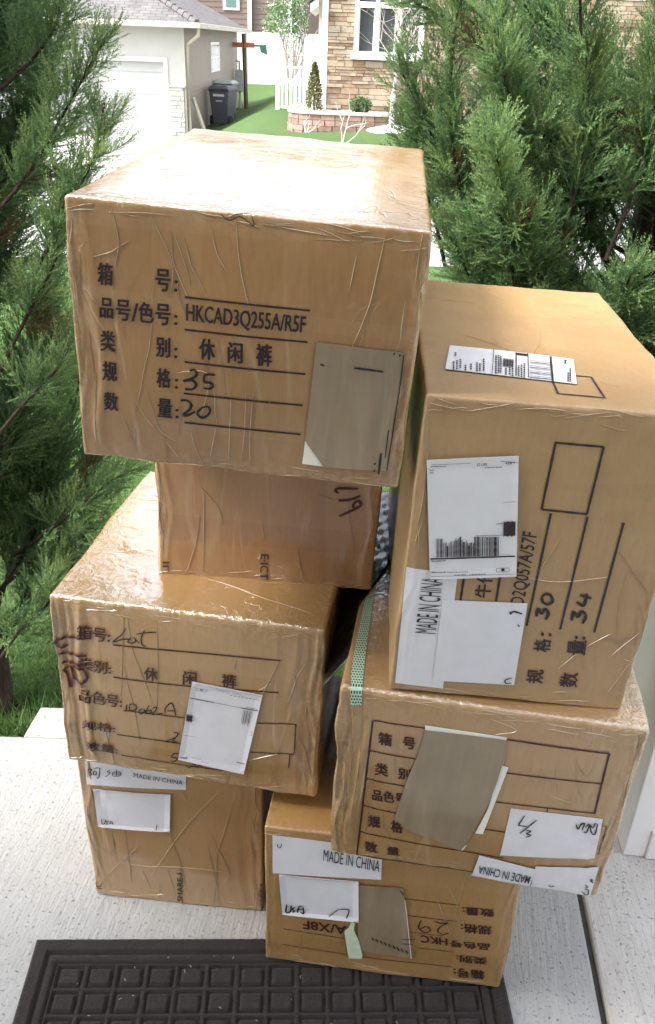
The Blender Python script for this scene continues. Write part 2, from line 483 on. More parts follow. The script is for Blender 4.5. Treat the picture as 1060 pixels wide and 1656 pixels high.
        for face in faces:
            for i in range(n):
                a, b = rng.uniform(-.93, .93), rng.uniform(-.8, .93)
                L = rng.uniform(lo, hi) * (1 if rng.rand() < .6 else .4)
                ang = rng.normal(0, .2) if rng.rand() < .85 else rng.uniform(-1.5, 1.5)
                if face == 'top': ang += PI / 2
                pts = []; p = np.array([a * s.w / 2, b * (s.d if face == 'top' else s.h) / 2])
                lim = np.array([s.w / 2 - .004, (s.d if face == 'top' else s.h) / 2 - .004])
                if face == 'right': lim[0] = s.d / 2 - .004
                for j in range(14):
                    q = np.clip(p, -lim, lim)
                    pts.append({'front': np.array([q[0], -s.d / 2, s.h / 2 + q[1]]), 'top': np.array([q[0], q[1], s.h]), 'right': np.array([s.w / 2, q[0], s.h / 2 + q[1]])}[face])
                    ang += rng.normal(0, .06); p = p + np.array([math.sin(ang), -math.cos(ang)]) * L / 13
                ridge(pts, rng.uniform(.00025, .0006) * wmul, rng.uniform(.0004, .001))
        # ragged film bunched along the front top, bottom and side edges
        for edge, cnt in (('t', 20), ('b', 12), ('l', 12), ('r', 12)):
            for i in range(cnt):
                L = rng.uniform(.015, .075); t = rng.uniform(-.95, .95); off = abs(rng.normal(0, .009)) + .002; sl = rng.normal(0, .12)
                pts = []
                for j in range(9):
                    x = (j / 8 - .5) * L; yv = off + math.sin(j * .5 + i) * .0012 + x * sl
                    if edge in 'tb':
                        zz = s.h - yv if edge == 't' else yv
                        pts.append(np.array([np.clip(t * s.w / 2 + x, -s.w / 2, s.w / 2), -s.d / 2, zz]))
                    else:
                        xx = (-1 if edge == 'l' else 1) * (s.w / 2 - yv)
                        pts.append(np.array([xx, -s.d / 2, np.clip(s.h / 2 + t * s.h / 2 + x, 0, s.h)]))
                ridge(pts, rng.uniform(.00025, .0006) * wmul, rng.uniform(.0003, .0007))
        for ex in extra:
            ridge(catmull([s.hit(p, 'front') for p in ex], 6), .0006, .0008)
        s.ink['film'] = (m, FILM)
    def finish(s):
        """film creases, print and pen marks belong to the surface they lie on: add them to that mesh"""
        for tgt, smooth in [(s.o, True)] + [(o, False) for o in s.lab.values()]:
            name = '' if tgt is s.o else [k for k, o in s.lab.items() if o is tgt][0]
            parts = [v for k, v in s.ink.items() if (k.split('@') + [''])[1] == name]
            if not parts: continue
            me = tgt.data; nv = len(me.vertices); nf = len(me.polygons)
            co = np.empty(nv * 3); me.vertices.foreach_get('co', co); V = co.reshape(-1, 3).tolist(); Fs = [tuple(p.vertices) for p in me.polygons]
            edge = np.zeros(nv, np.float32)
            if 'edge' in me.attributes: me.attributes['edge'].data.foreach_get('value', edge)
            mi = [0] * nf; sm = [smooth] * nf; mats = list(me.materials)
            for m, mat in parts:
                if mat not in mats: mats.append(mat)
                o = len(V); V += m.v; Fs += [tuple(i + o for i in f) for f in m.f]; mi += [mats.index(mat)] * len(m.f); sm += [False] * len(m.f)
            new = bpy.data.meshes.new(tgt.name.split('.')[0]); new.from_pydata(V, [], Fs)
            for mt in mats: new.materials.append(mt)
            new.polygons.foreach_set('material_index', mi); new.polygons.foreach_set('use_smooth', sm)
            a = new.attributes.new('edge', 'FLOAT', 'POINT'); a.data.foreach_set('value', np.concatenate([edge, np.zeros(len(V) - nv, np.float32)]).astype(np.float32))
            tgt.data = new
    lab = {}

def Z(ox, oy, sc):                    # coordinates read off an enlarged crop of the photograph
    return lambda x, y: (ox + x / sc, oy + y / sc)
def zt(c, st, z, x0, y0, x1, y1, sl=.09, face='front', **kw):   # text in an upright box read in crop coordinates
    k = sl * (x1 - x0)
    c.text(st, z(x0, y0), z(x1, y0 + k), z(x0, y1 - k), face, **kw)
def zl(c, z, *pts, w=.0024, **kw):
    for a, b in zip(pts[:-1], pts[1:]): c.line(z(*a), z(*b), w, **kw)
def zs(c, z, *pts, w=.003, **kw): c.stroke([z(*p) for p in pts], w, **kw)
def on_label(c, name, o):
    c.lab = dict(c.lab); c.lab[name] = o
GRP = 'taped brown shipping cartons stacked on the porch'

PRM = {
 'B1': [-.4455, 1.1496, .0006, -.0783, 0, 0, .345, .4121, .3990],
 'C': [-.4477, 1.112, .4104, -.125, -.0297, .0157, .449, .4957, .3511],
 'K': [-.2795, 1.2061, .7545, -.0402, -.0004, .0267, .3575, .3201, .3246],
 'A': [-.3164, .9892, 1.0745, -.0597, .0268, .0475, .4057, .6523, .3198],
 'E': [-.0872, 1.0157, .0126, -.0977, 0, 0, .4428, .4139, .3600],
 'F': [.023, .9658, .374, -.1362, .0052, .02, .4353, .6200, .3562],
 'D': [.0979, .958, .7345, -.0437, -.0052, .0313, .334, .5895, .451],
}

# ---- topmost carton of the left stack
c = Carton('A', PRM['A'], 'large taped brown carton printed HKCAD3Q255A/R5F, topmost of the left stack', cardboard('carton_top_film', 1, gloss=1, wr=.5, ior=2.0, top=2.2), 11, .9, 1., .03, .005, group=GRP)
z = Z(150, 410, 5.889)
B_ = dict(bold=.03)
for st, q in (('箱', (60,75,200,300)), ('号', (610,135,747,358)), (':', (788,245,816,355)), ('品', (80,410,205,612)), ('号', (235,425,370,637)), ('/', (385,460,445,640)), ('色', (450,445,590,652)),
              ('号', (613,463,750,675)), (':', (788,570,817,670)), ('类', (88,720,226,928)), ('别', (618,778,750,978)), (':', (790,878,818,982)), ('规', (103,1013,241,1212)), ('格', (625,1072,756,1267)),
              (':', (797,1175,823,1272)), ('数', (118,1308,252,1497)), ('量', (633,1362,766,1552)), (':', (800,1463,827,1556))):
    zt(c, st, z, *q, **B_)
z = Z(290, 460, 4.818)
for a, b in (((52,90),(1025,195)), ((52,340),(1005,440)), ((52,590),(988,690)), ((45,835),(965,935)), ((48,1065),(948,1162))): zl(c, z, a, b, w=.0024)
c.text('HKCAD3Q255A/R5F', z(65, 140), z(995, 238), z(65, 293), bold=.016)
zt(c, '休', z, 168,402,287,578, **B_); zt(c, '闲', z, 390,430,502,603, **B_); zt(c, '裤', z, 610,443,727,628, **B_)
zs(c, z, (92,658),(125,650),(148,680),(118,715),(45,738),(112,732),(142,770),(110,802),(55,800), w=.0034)
zs(c, z, (290,688),(215,690),(205,742),(250,750),(272,775),(245,797),(198,792), w=.003)
zs(c, z, (18,890),(70,890),(102,920),(90,960),(40,1003),(80,1005),(132,975), w=.0034)
zs(c, z, (192,942),(150,985),(170,1020),(212,1020),(247,980),(236,940),(185,945), w=.003)
z = Z(480, 540, 5.579)
w_ = c.poly([z(80,955), z(52,1165), z(245,1190), z(240,1100)], 'paper_sheet', PAPER_EDGE, e=.0010)
c.poly([z(185,60), z(975,165), z(905,640), z(805,1225), z(245,1192), z(165,1075), z(110,1000), z(80,950)], 'paper_sheet', KRAFT, e=.0022)
zs(c, z, (520,292),(600,303),(690,315),(785,328), w=.0026, e=.0036)
zs(c, z, (218,258),(255,272), w=.002, e=.0036)
zs(c, z, (968,180),(930,480),(880,800),(815,1215), w=.0016, e=.0036)
zs(c, z, (765,1060),(740,1250), w=.003, e=.0036); zs(c, z, (832,850),(800,1100), w=.0014, e=.0036)
for a in ((875,165),(925,180),(700,1152),(695,1215)): zs(c, z, a, (a[0]+14, a[1]+8), w=.003, e=.0036)
z = Z(90, 190, 1.6825)
c.wrinkles(14, ('front',), extra=[[z(*p) for p in ln] for ln in (
    ((255,260),(300,350),(345,450),(385,540)), ((320,310),(350,390),(370,460)), ((490,270),(500,380),(520,480),(545,560)), ((425,300),(440,370),(470,420)),
    ((900,310),(875,420),(850,520),(800,640)), ((820,370),(800,470)), ((150,240),(172,330),(165,400)), ((330,690),(420,700),(380,860)), ((480,740),(475,850),(470,960)),
    ((520,735),(515,850),(505,940)), ((540,740),(530,860),(530,950)), ((190,820),(210,880),(220,840)), ((250,740),(290,860),(350,940)), ((215,760),(260,830),(330,880)), ((440,830),(420,930)))])
# the knot of thread on the front top edge
c.stroke([(358,346),(372,356),(388,350),(402,358),(412,364),(408,350)], .0012, key='thread', e=.002)
c.finish()

# ---- third carton of the left stack
c = Carton('K', PRM['K'], 'smaller plain brown carton with maroon handwritten 617, second from top in the left stack', cardboard('carton_plain_film', 2, (.28, .128, .038), .9, .3), 12, .3, .4, .03, .004, group=GRP)
z = Z(380, 770, 4.077)
zs(c, z, (812,80),(690,74),(664,90),(682,106), w=.0046, mat=MAROON, key='maroon_mark'); zs(c, z, (828,124),(765,150),(684,155), w=.0044, mat=MAROON, key='maroon_mark')
zs(c, z, (690,258),(800,210),(832,183),(815,160),(785,178),(785,205),(812,210), w=.0044, mat=MAROON, key='maroon_mark')
c.text('E·ICT', z(226, 513), z(218, 682), z(172, 511), bold=.02)
z = Z(60, 720, 3.3125)
c.text('IL', z(676, 622), z(676, 672), z(708, 622), bold=.01)
z = Z(60, 740, 1.7667)
c.wrinkles(5, ('front',), extra=[[z(*p) for p in ln] for ln in (((470,80),(520,140),(530,190)), ((480,90),(478,200),(475,330)), ((640,170),(650,240)))])
c.finish()

# ---- second carton of the left stack
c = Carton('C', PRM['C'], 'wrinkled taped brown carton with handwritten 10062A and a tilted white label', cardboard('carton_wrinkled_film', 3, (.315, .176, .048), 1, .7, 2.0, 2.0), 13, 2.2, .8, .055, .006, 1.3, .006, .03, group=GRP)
z = Z(90, 990, 4.818)
T_ = dict(bold=.022, mat=INK_BROWN, e=.0024)
zt(c, '箱号:', z, 178,82,437,222, .13, **T_); zt(c, '类别:', z, 188,343,447,468, .11, **T_); zt(c, '品色号:', z, 188,588,532,725, .12, **T_)
zt(c, '规格:', z, 218,825,478,918, .1, **T_); zt(c, '数量:', z, 243,992,496,1092, .13, **T_)
zt(c, '休', z, 705,398,815,508, .1, **T_)
zl(c, z, (455,238),(1060,293),(1758,366), w=.0026, mat=INK_BROWN); zl(c, z, (460,490),(1060,552),(1744,617), w=.0024, mat=INK_BROWN)
zl(c, z, (540,745),(1025,800), w=.002, mat=INK_BROWN); zl(c, z, (490,935),(985,1002), w=.002, mat=INK_BROWN); zl(c, z, (515,1105),(1060,1187),(1460,1230), w=.0018, mat=INK_BROWN)
for sk in (((555,115),(525,160),(458,215),(520,200),(585,192)), ((600,183),(575,215),(610,224),(637,203),(618,180),(662,225)), ((640,157),(715,147),(790,144)), ((702,130),(678,185),(688,238),(715,246)),
           ((568,700),(560,745)), ((545,750),(600,750)), ((592,695),(592,745),(640,735),(632,700),(592,695)), ((692,728),(662,748),(675,772),(700,755),(705,735),(715,770)), ((742,703),(715,760),(745,768),(760,742),(725,748)),
           ((768,725),(800,715),(790,745),(765,775),(850,763)), ((865,768),(870,720),(915,682),(935,720),(948,782)), ((882,742),(935,745)),
           ((930,913),(968,923),(938,958),(865,987),(960,988)), ((990,1083),(930,1085),(915,1115),(955,1122),(935,1148),(903,1142))):
    zs(c, z, *sk, w=.0021)
for sk in (((100,250),(58,275),(22,258),(18,215),(105,192),(275,192)), ((25,325),(120,322),(250,330)), ((48,400),(110,392),(230,400)), ((60,455),(85,480),(115,575),(128,560),(125,430),(60,455)), ((130,480),(155,515),(215,540),(255,500),(215,432),(140,420)), ((175,528),(220,575))):
    zs(c, z, *sk, w=.0048, mat=MAROON, e=.0026, key='maroon_mark')
z = Z(280, 1060, 4.818)
zt(c, '闲', z, 93,92,198,208, .1, **T_); zt(c, '裤', z, 390,118,502,232, .1, **T_)
zl(c, z, (660,512),(960,530),(945,760),(610,730), w=.002, mat=INK_BROWN); zl(c, z, (915,762),(905,860), w=.002, mat=INK_BROWN)
for sk in (((100,838),(130,862),(172,830),(192,855),(222,835),(237,860)), ((20,575),(50,585),(30,620),(5,655),(65,662))): zs(c, z, *sk, w=.0016)
lb = c.sheet([z(165,172), z(705,290), z(560,900), z(50,790)], 'shipping_label', PAPER, e=.0016, curl=.0015); on_label(c, 'l', lb)
K_ = dict(key='printed_text@l', e=.0030)
zl(c, z, (150,300),(330,338), w=.0016, **K_); zl(c, z, (330,338),(540,385), w=.0006, **K_); zl(c, z, (540,385),(668,410), w=.0016, **K_)
zl(c, z, (170,190),(700,302), w=.0003, **K_)
for i in range(7): x = 560 + i * 10; zl(c, z, (x, 402 + i * 2), (x - 18, 500 + (i % 3) * 12), w=.0005 + .0005 * (i % 2), **K_)
zl(c, z, (197,222),(278,240),(275,256),(194,240),(197,222), w=.0005, **K_); zs(c, z, (226,236),(248,242), w=.002, taper=0, **K_)
c.text('LAST', z(72, 762), z(126, 772), z(70, 775), bold=.02, **K_)
for i, (a, b) in enumerate((((350,238),(450,262)), ((478,266),(548,280)), ((455,285),(690,330)), ((580,380),(665,398)), ((155,768),(230,785)), ((230,800),(290,815)))):
    n_ = 6 + i
    for j in range(n_):
        t0, t1 = j / n_, (j + .6) / n_
        zl(c, z, (a[0] + (b[0]-a[0])*t0, a[1] + (b[1]-a[1])*t0), (a[0] + (b[0]-a[0])*t1, a[1] + (b[1]-a[1])*t1), w=.0009, **K_)
zl(c, z, (122,427),(165,436),(158,488),(118,480),(122,427), w=.001, **K_); zs(c, z, (122,456),(162,462), w=.012, taper=0, **K_)
zl(c, z, (90,590),(190,606), w=.0004, **K_); zl(c, z, (505,800),(565,815), w=.0014, **K_)
zl(c, z, (610,565),(625,568),(620,598),(606,595), w=.0004, **K_)
z = Z(60, 740, 1.7667)
c.wrinkles(16, ('front', 'top'), extra=[[z(*p) for p in ln] for ln in (((440,580),(447,680),(445,780),(460,890)), ((250,440),(248,560),(245,680)), ((345,470),(350,600),(345,740)), ((700,840),(600,860),(520,900)), ((820,690),(800,760),(795,850)))], wmul=1.25)
c.finish()

# ---- bottom carton of the left stack
c = Carton('B1', PRM['B1'], 'brown carton standing on the concrete floor at the bottom of the left stack', cardboard('carton_pale_film', 4, (.365, .212, .085), .8, .6), 14, .5, .4, .05, .004, group=GRP)
z = Z(130, 1225, 5.889)
s1 = c.sheet([z(45,10), z(1010,160), z(1010,297), z(65,247)], 'paper_label', PAPER, e=.0012); s2 = c.sheet([z(135,278), z(868,330), z(862,678), z(180,634)], 'paper_label', PAPER, e=.0022, curl=.002)
on_label(c, 'a', s1); c.lab['b'] = s2
for sk in (((85,88),(83,170)), ((85,92),(118,100),(100,125),(120,140),(95,150)), ((135,92),(190,88),(190,150),(178,182),(165,170)), ((135,120),(158,120),(158,148),(135,148),(135,120))): zs(c, z, *sk, w=.002, key='handwriting@a', e=.0034)
for sk in (((290,100),(265,120),(292,125),(270,150),(250,162)), ((320,120),(322,155),(388,150),(390,118),(320,120)), ((355,95),(355,152)), ((320,136),(390,134))): zs(c, z, *sk, w=.0016, key='handwriting@a', e=.0034)
c.text('MADE IN CHINA', z(520, 125), z(985, 205), z(518, 165), bold=.0, key='printed_text@a', e=.0034)
for sk in (((215,550),(222,603),(245,598),(258,562)), ((287,573),(262,583),(276,600),(255,610)), ((290,605),(310,575),(330,605)), ((298,596),(324,596)), ((745,603),(735,655))): zs(c, z, *sk, w=.0018, key='handwriting@b', e=.0044)
z = Z(140, 1390, 3.5333)
c.text('KSHARE-I', z(520, 262), z(522, 66), z(553, 264), bold=.01); c.text('SHARE-I', z(1000, 305), z(990, 140), z(1018, 308), bold=.01)
c.text('IC', z(50, 168), z(52, 130), z(88, 166), bold=.0)
z = Z(0, 1130, 1.8929)
c.wrinkles(14, ('front',), extra=[[z(*p) for p in ln] for ln in (((670,285),(560,400),(450,560)), ((725,290),(690,400),(665,480),(670,580)), ((385,390),(395,470),(405,560)), ((345,400),(360,500)), ((640,400),(700,520),(690,560)), ((290,440),(400,500),(560,510),(700,530)))])
c.finish()

# ---- bottom carton of the right stack
c = Carton('E', PRM['E'], 'brown carton on the doormat with print upside down and USA on white paper', cardboard('carton_brown_film', 5, (.325, .183, .055), .7, .35), 15, .5, .3, .03, .003, .8, .004, group=GRP)
z = Z(430, 1340, 5.3)
s1 = c.sheet([z(60,52), z(1000,172), z(990,427), z(62,374)], 'paper_label', PAPER, e=.0012); s2 = c.sheet([z(118,372), z(798,428), z(800,770), z(145,718)], 'paper_label', PAPER, e=.0022, curl=.003)
on_label(c, 'a', s1); c.lab['b'] = s2
c.text('MADE IN CHINA', z(500, 165), z(985, 262), z(494, 262), bold=.0, key='printed_text@a', e=.0026)
for sk in (((185,630),(178,700),(215,690),(222,640)), ((255,655),(230,668),(250,685),(232,698)), ((275,700),(290,648),(322,640)), ((300,690),(328,705),(325,650)), ((275,672),(325,672))): zs(c, z, *sk, w=.0031, key='handwriting@b', e=.0046)
zs(c, z, (632,660),(590,690),(545,726), w=.002, key='handwriting@b', e=.0046); zs(c, z, (635,662),(680,662),(718,672),(695,740), w=.0024, key='handwriting@b', e=.0046)
zs(c, z, (105,118),(108,145),(130,150),(138,120), w=.0016, key='handwriting@a', e=.0026)
P_ = dict(mat=INK_BROWN)
zl(c, z, (155,720),(575,775), w=.0018, **P_); zl(c, z, (150,855),(720,932), w=.0014, **P_); zl(c, z, (150,988),(705,1066), w=.0014, **P_)
c.text('A/X8F', z(692, 893), z(325, 850), z(690, 818), bold=.01, **P_)
zz = Z(600, 1430, 4.417)
zl(c, zz, (240,89),(632,135), w=.0014, **P_); zl(c, zz, (255,207),(617,247), w=.0014, **P_); zl(c, zz, (270,325),(520,352), w=.0014, **P_); zl(c, zz, (330,442),(590,471), w=.0014, **P_); zl(c, zz, (-110,500),(100,527),(575,583), w=.0014, **P_)
for st, q in (('数量:', (655,145,880,222)), ('规格:', (645,260,864,347)), ('品色号', (568,380,848,458)), ('类别:', (613,490,828,568)), ('箱号:', (595,590,810,680))):
    x0, y0, x1, y1 = q; k = .1 * (x1 - x0)
    c.text(st, zz(x1, y1), zz(x0, y1 - k), zz(x1, y0 + k), bold=.028, **P_)
c.text('HKC', zz(547, 422), zz(360, 400), zz(545, 368), bold=.02, **P_)
c.hand('29', zz(560, 338), zz(338, 318), zz(556, 250), .0024)
c.poly([zz(-95,-12), zz(230,8), zz(300,512), zz(-88,450)], 'paper_sheet', KRAFT, e=.0032)
zs(c, zz, (243,85),(258,200),(272,335),(290,510), w=.0012, key='sheet_edge', mat=PAPER_EDGE, e=.0044)
for i in range(9): zs(c, zz, (10 + i * 30, 355 + i * 11), (22 + i * 30, 378 + i * 12), w=.0022, mat=INK_BROWN, e=.0046)
zs(c, zz, (215,370),(330,365), w=.0014, e=.0046); zs(c, zz, (210,20),(235,55), w=.002, e=.0046); zs(c, zz, (215,400),(300,405), w=.0014, e=.0046)
c.poly([z(735,772), z(768,780), z(757,838), z(800,930), z(832,1060), z(825,1086), z(715,1083), z(690,940), z(678,850), z(715,820)], 'tape_strip', GREEN_TAPE, e=.0040)
z = Z(600, 1430, 4.417)
c.wrinkles(6, ('front', 'top'), extra=[[z(*p) for p in ln] for ln in (((440,0),(480,110),(520,220),(570,350)), ((540,0),(600,100),(660,260),(680,430)), ((940,760),(960,560),(990,400),(1020,80)))])
c.finish()

# ---- middle carton of the right stack
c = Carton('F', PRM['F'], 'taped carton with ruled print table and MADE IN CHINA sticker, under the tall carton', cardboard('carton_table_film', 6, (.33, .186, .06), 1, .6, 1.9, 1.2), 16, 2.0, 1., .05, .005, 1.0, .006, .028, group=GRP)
z = Z(560, 1140, 3.926); y_ = Z(750, 1180, 4.077)
Q = dict(mat=INK_BROWN)
zl(c, z, (172,90),(120,520),(68,952), w=.0028, **Q)
zl(c, z, (180,88),(505,132), w=.0022, **Q); zl(c, y_, (260,50),(960,150),(862,545), w=.003, **Q)
zl(c, z, (150,278),(440,326), w=.0022, **Q); zl(c, y_, (278,268),(905,352), w=.0022, **Q)
zl(c, z, (130,460),(370,500), w=.0022, **Q); zl(c, y_, (175,453),(862,545), w=.0022, **Q); zl(c, y_, (552,505),(548,535), w=.002, **Q)
zl(c, z, (110,632),(330,676), w=.0022, **Q); zl(c, y_, (135,638),(290,662), w=.0022, **Q)
zl(c, z, (90,800),(440,866),(1000,962), w=.0022, **Q); zl(c, z, (65,952),(540,1022),(900,1075), w=.0018, **Q)
zl(c, y_, (905,620),(943,628),(890,818),(850,815), w=.0012, **Q)
for st, q in (('箱', (208,158,292,246)), ('号', (363,183,442,267)), ('类', (187,352,267,440)), ('别', (333,383,412,462)), ('品色号', (168,522,380,618)), ('规', (143,688,218,772)), ('格', (288,715,360,802)), ('数', (120,858,198,937)), ('量', (262,890,340,952))):
    zt(c, st, z, *q, .12, bold=.03)
c.poly([z(503,112), z(1020,196), z(1016,214), z(503,140)], 'paper_sheet', PAPER_EDGE, e=.0012)
c.poly([z(985,366), z(1030,380), z(905,680), z(868,802), z(820,796), z(900,640)], 'paper_sheet', PAPER_EDGE, e=.0012)
c.poly([z(740,912), z(720,895), z(770,870)], 'paper_sheet', PAPER_EDGE, e=.0014)
c.poly([z(505,138), z(1015,207), z(1000,330), z(960,460), z(905,600), z(745,890), z(720,908), z(560,835), z(400,778), z(310,705), z(335,620), z(395,440), z(460,290)], 'paper_sheet', KRAFT, e=.0024)
l1 = c.sheet([y_(312,500), y_(917,580), y_(862,842), y_(240,815)], 'paper_label', PAPER, e=.0014)
l3 = c.sheet([y_(475,885), y_(892,903), y_(832,1098), y_(440,1048)], 'paper_label', PAPER, e=.0026)
l2 = c.sheet([y_(105,812), y_(480,905), y_(425,1050), y_(48,975)], 'paper_label', PAPER, e=.0032)
on_label(c, 'a', l1); c.lab['b'] = l2; c.lab['c'] = l3
c.text('MADE IN CHINA', y_(428, 1004), y_(92, 935), y_(444, 946), bold=.004, key='printed_text@b', e=.0046)
for sk in (((402,545),(365,600),(372,610),(415,615)), ((480,575),(425,618),(370,662)), ((410,640),(442,648),(415,662),(442,674),(408,687))): zs(c, y_, *sk, w=.0022, key='handwriting@a', e=.0028)
for sk in (((740,605),(752,638),(775,600)), ((760,620),(795,600),(780,645)), ((800,625),(828,608),(808,660),(790,655)), ((845,668),(865,672),(882,605)), ((845,668),(838,650),(830,612),(850,630),(868,600))): zs(c, y_, *sk, w=.0022, key='handwriting@a', e=.0028)
for sk in (((775,1050),(800,1072),(820,1070),(818,1042),(795,1040)), ((800,1010),(818,1025),(800,1030)), ((832,985),(852,1000),(838,978),(856,985)), ((560,1010),(575,1020),(600,1015))): zs(c, y_, *sk, w=.0018, key='handwriting@c', e=.0042)
# green dotted tape: along the top left edge and over the front
tz = Z(480, 900, 3.942)
rows = [('top', (442,252), (492,262)), ('top', (425,330), (480,335)), ('top', (405,430), (466,432)), ('top', (380,540), (450,545)), ('top', (360,650), (436,655)), ('top', (348,760), (426,765)), ('top', (345,820), (420,826)),
        ('front', (344,860), (420,866)), ('front', (345,900), (420,905)), ('front', (346,938), (416,942))]
m = MB(); P = []
for fc, a, b in rows:
    A, Bq = c.hit(tz(*a), fc), c.hit(tz(*b), fc)
    P.append([A + (Bq - A) * k / 6 for k in range(7)])
P = np.array(P)
Pd = np.concatenate([P[i] + (P[i + 1] - P[i]) * (j / 6) for i in range(len(P) - 1) for j in range(6)] + [P[-1]]).reshape(-1, 3)
nr = len(Pd) // 7
lift = c.lift(Pd, .0016)
seg = np.concatenate([[0], np.cumsum(np.linalg.norm(np.diff(Pd.reshape(nr, 7, 3)[:, 3], axis=0), axis=1))])
m.add(lift.tolist(), [(i * 7 + k, i * 7 + k + 1, (i + 1) * 7 + k + 1, (i + 1) * 7 + k) for i in range(nr - 1) for k in range(6)])
t = NT('green_dotted_tape')
uvn = t.n('UVMap').outputs[0]
br = t.n('TexBrick', i_Vector=uvn, i_Color1=(.012, .02, .02, 1), i_Color2=(.012, .02, .02, 1), i_Mortar=(.42, .6, .46, 1), i_Scale=1.0)
for k_, v_ in (('Mortar Size', .115), ('Mortar Smooth', .1), ('Brick Width', .55), ('Row Height', .5)): br.inputs[k_].default_value = v_
t.bs(Base_Color=br.outputs[0], Roughness=.4, Coat_Weight=.6, Coat_Roughness=.15)
tp = m.build('mesh_tape', t.m, c.o, smooth=True)
uvl = tp.data.uv_layers.new(name='UVMap')
for lp in tp.data.loops:
    r, k = divmod(lp.vertex_index, 7); uvl.data[lp.index].uv = (k / 6 * 2.4, seg[r] / .012)
z = Z(400, 1080, 1.606)
c.wrinkles(14, ('front', 'top'), extra=[[z(*p) for p in ln] for ln in (((245,130),(240,260),(250,380),(225,460)), ((300,100),(290,250),(265,400)), ((270,120),(268,260),(240,440)), ((470,150),(420,330),(400,460)), ((545,150),(530,300),(500,420)), ((1020,180),(990,300),(930,540)), ((630,130),(700,160),(640,170)))], wmul=1.2)
c.finish()

# ---- topmost carton of the right stack
c = Carton('D', PRM['D'], 'tall brown carton with two shipping labels and sideways print, topmost of the right stack', cardboard('carton_tan', 7, (.335, .21, .1), .18, .25), 17, .5, .4, .02, .002, .6, .0035, .014, group=GRP)
z = Z(840, 690, 4.818); y_ = Z(630, 910, 2.718)
zl(c, z, (280,118),(655,150),(525,675),(172,638),(283,112), w=.003)
zl(c, z, (245,668),(57,1545), w=.003); zl(c, z, (530,695),(318,1575), w=.003); zl(c, z, (812,742),(583,1600), w=.003)
c.text('D2Q057A/57F', (825, 974), (846, 857), (851, 978), bold=.006)
def vt(st, x0, y0, x1, y1, bold=.018): c.text(st, y_(x0, y1), y_(x0 + .12 * (y1 - y0), y0), y_(x1 - .12 * (y1 - y0), y1 + 4), bold=bold)
vt('规', 600,465,680,525); vt('格', 630,330,712,386); vt(':', 665,302,713,318); vt('数', 745,478,832,541); vt('量', 780,335,866,400); vt(':', 815,318,862,332)
vt('牛仔', 372,20,458,146, .012)
zl(c, y_, (328,58),(312,160), w=.003); zl(c, y_, (487,52),(468,165), w=.003)
c.hand('30', y_(642, 236), y_(676, 122), y_(690, 250), .0044, e=.0014); c.hand('34', y_(796, 256), y_(836, 122), y_(852, 268), .0044, e=.0014)
s1 = c.sheet([y_(75,20), y_(300,45), y_(235,550), y_(25,527)], 'paper_label', PAPER, e=.0012)
s2 = c.sheet([y_(232,155), y_(606,172), y_(547,532), y_(190,512)], 'paper_label', PAPER, e=.0024)
on_label(c, 'a', s1); c.lab['b'] = s2
c.text('MADE IN CHINA', y_(112, 300), y_(142, 58), y_(204, 305), bold=.0, key='printed_text@a', e=.0026)
zs(c, y_, (530,217),(545,205),(582,216), w=.0026, key='handwriting@b', e=.0038); zs(c, y_, (530,217),(530,205), w=.002, key='handwriting@b', e=.0038)
zs(c, y_, (562,262),(570,272), w=.002, key='handwriting@b', e=.0038); zs(c, y_, (538,498),(508,508),(512,522),(535,520), w=.0018, key='handwriting@b', e=.0038)
z = Z(680, 730, 5.889)
sl = c.sheet([z(60,68), z(932,25), z(910,1168), z(90,1197)], 'shipping_label', PAPER, e=.0038, curl=.001); on_label(c, 'l', sl)
K_ = dict(key='printed_text@l', e=.0052)
def ht(st, x0, y0, x1, y1, bold=.005): c.text(st, z(x0, y0), z(x1, y0 - .04 * (x1 - x0)), z(x0, y1), bold=bold, **K_)
ht('32 LBS', 535,98,632,122); ht('4 OF 7', 808,84,897,106, .02); ht('BILLING: P/P', 105,1016,242,1030, .01); ht('Reference #1:', 106,1122,250,1138, .01)
zl(c, z, (75,112),(480,96), w=.0004, **K_); zl(c, z, (760,78),(930,88), w=.0006, **K_)
zl(c, z, (95,1003),(895,972), w=.0022, **K_); zl(c, z, (525,780),(785,772), w=.0006, **K_); zl(c, z, (720,668),(785,664), w=.001, **K_); zl(c, z, (785,464),(900,457), w=.0005, **K_); zl(c, z, (100,1168),(905,1140), w=.0005, **K_)
zs(c, z, (787,716),(900,712), w=.0213, taper=0, **K_)
rb = random.Random(5); x = 155
while x < 738:
    wd = rb.choice((4, 4, 7, 10)); ty_ = 790 if x > 510 else 850 - (x % 7) * 6 + 30 * math.sin(x * .03)
    zl(c, z, (x + wd / 2, ty_), (x + wd / 2, 988 - (x - 155) * .035), w=wd * .000178, **K_); x += wd + rb.choice((4, 5, 8, 11))
zl(c, z, (722,1088),(840,1083),(840,1118),(722,1122),(722,1088), w=.0005, **K_); zs(c, z, (766,1102),(797,1101), w=.0042, taper=0, **K_)
for a, b, yy in ((255, 450, 1127), (320, 425, 1152), (465, 620, 1147), (90, 240, 130), (610, 770, 138), (90, 130, 165), (90, 120, 190)):
    q = a
    while q < b: wd = rb.choice((5, 8, 11)); zl(c, z, (q, yy - (q - a) * .03), (q + wd, yy - (q - a + wd) * .03), w=.0012, **K_); q += wd + 5
z = Z(680, 430, 2.789)
st_ = c.sheet([z(132,367), z(690,430), z(705,542), z(112,470)], 'shipping_label', PAPER, 'top', e=.0012, curl=.001); on_label(c, 't', st_)
K_ = dict(face='top', key='printed_text@t', e=.0026)
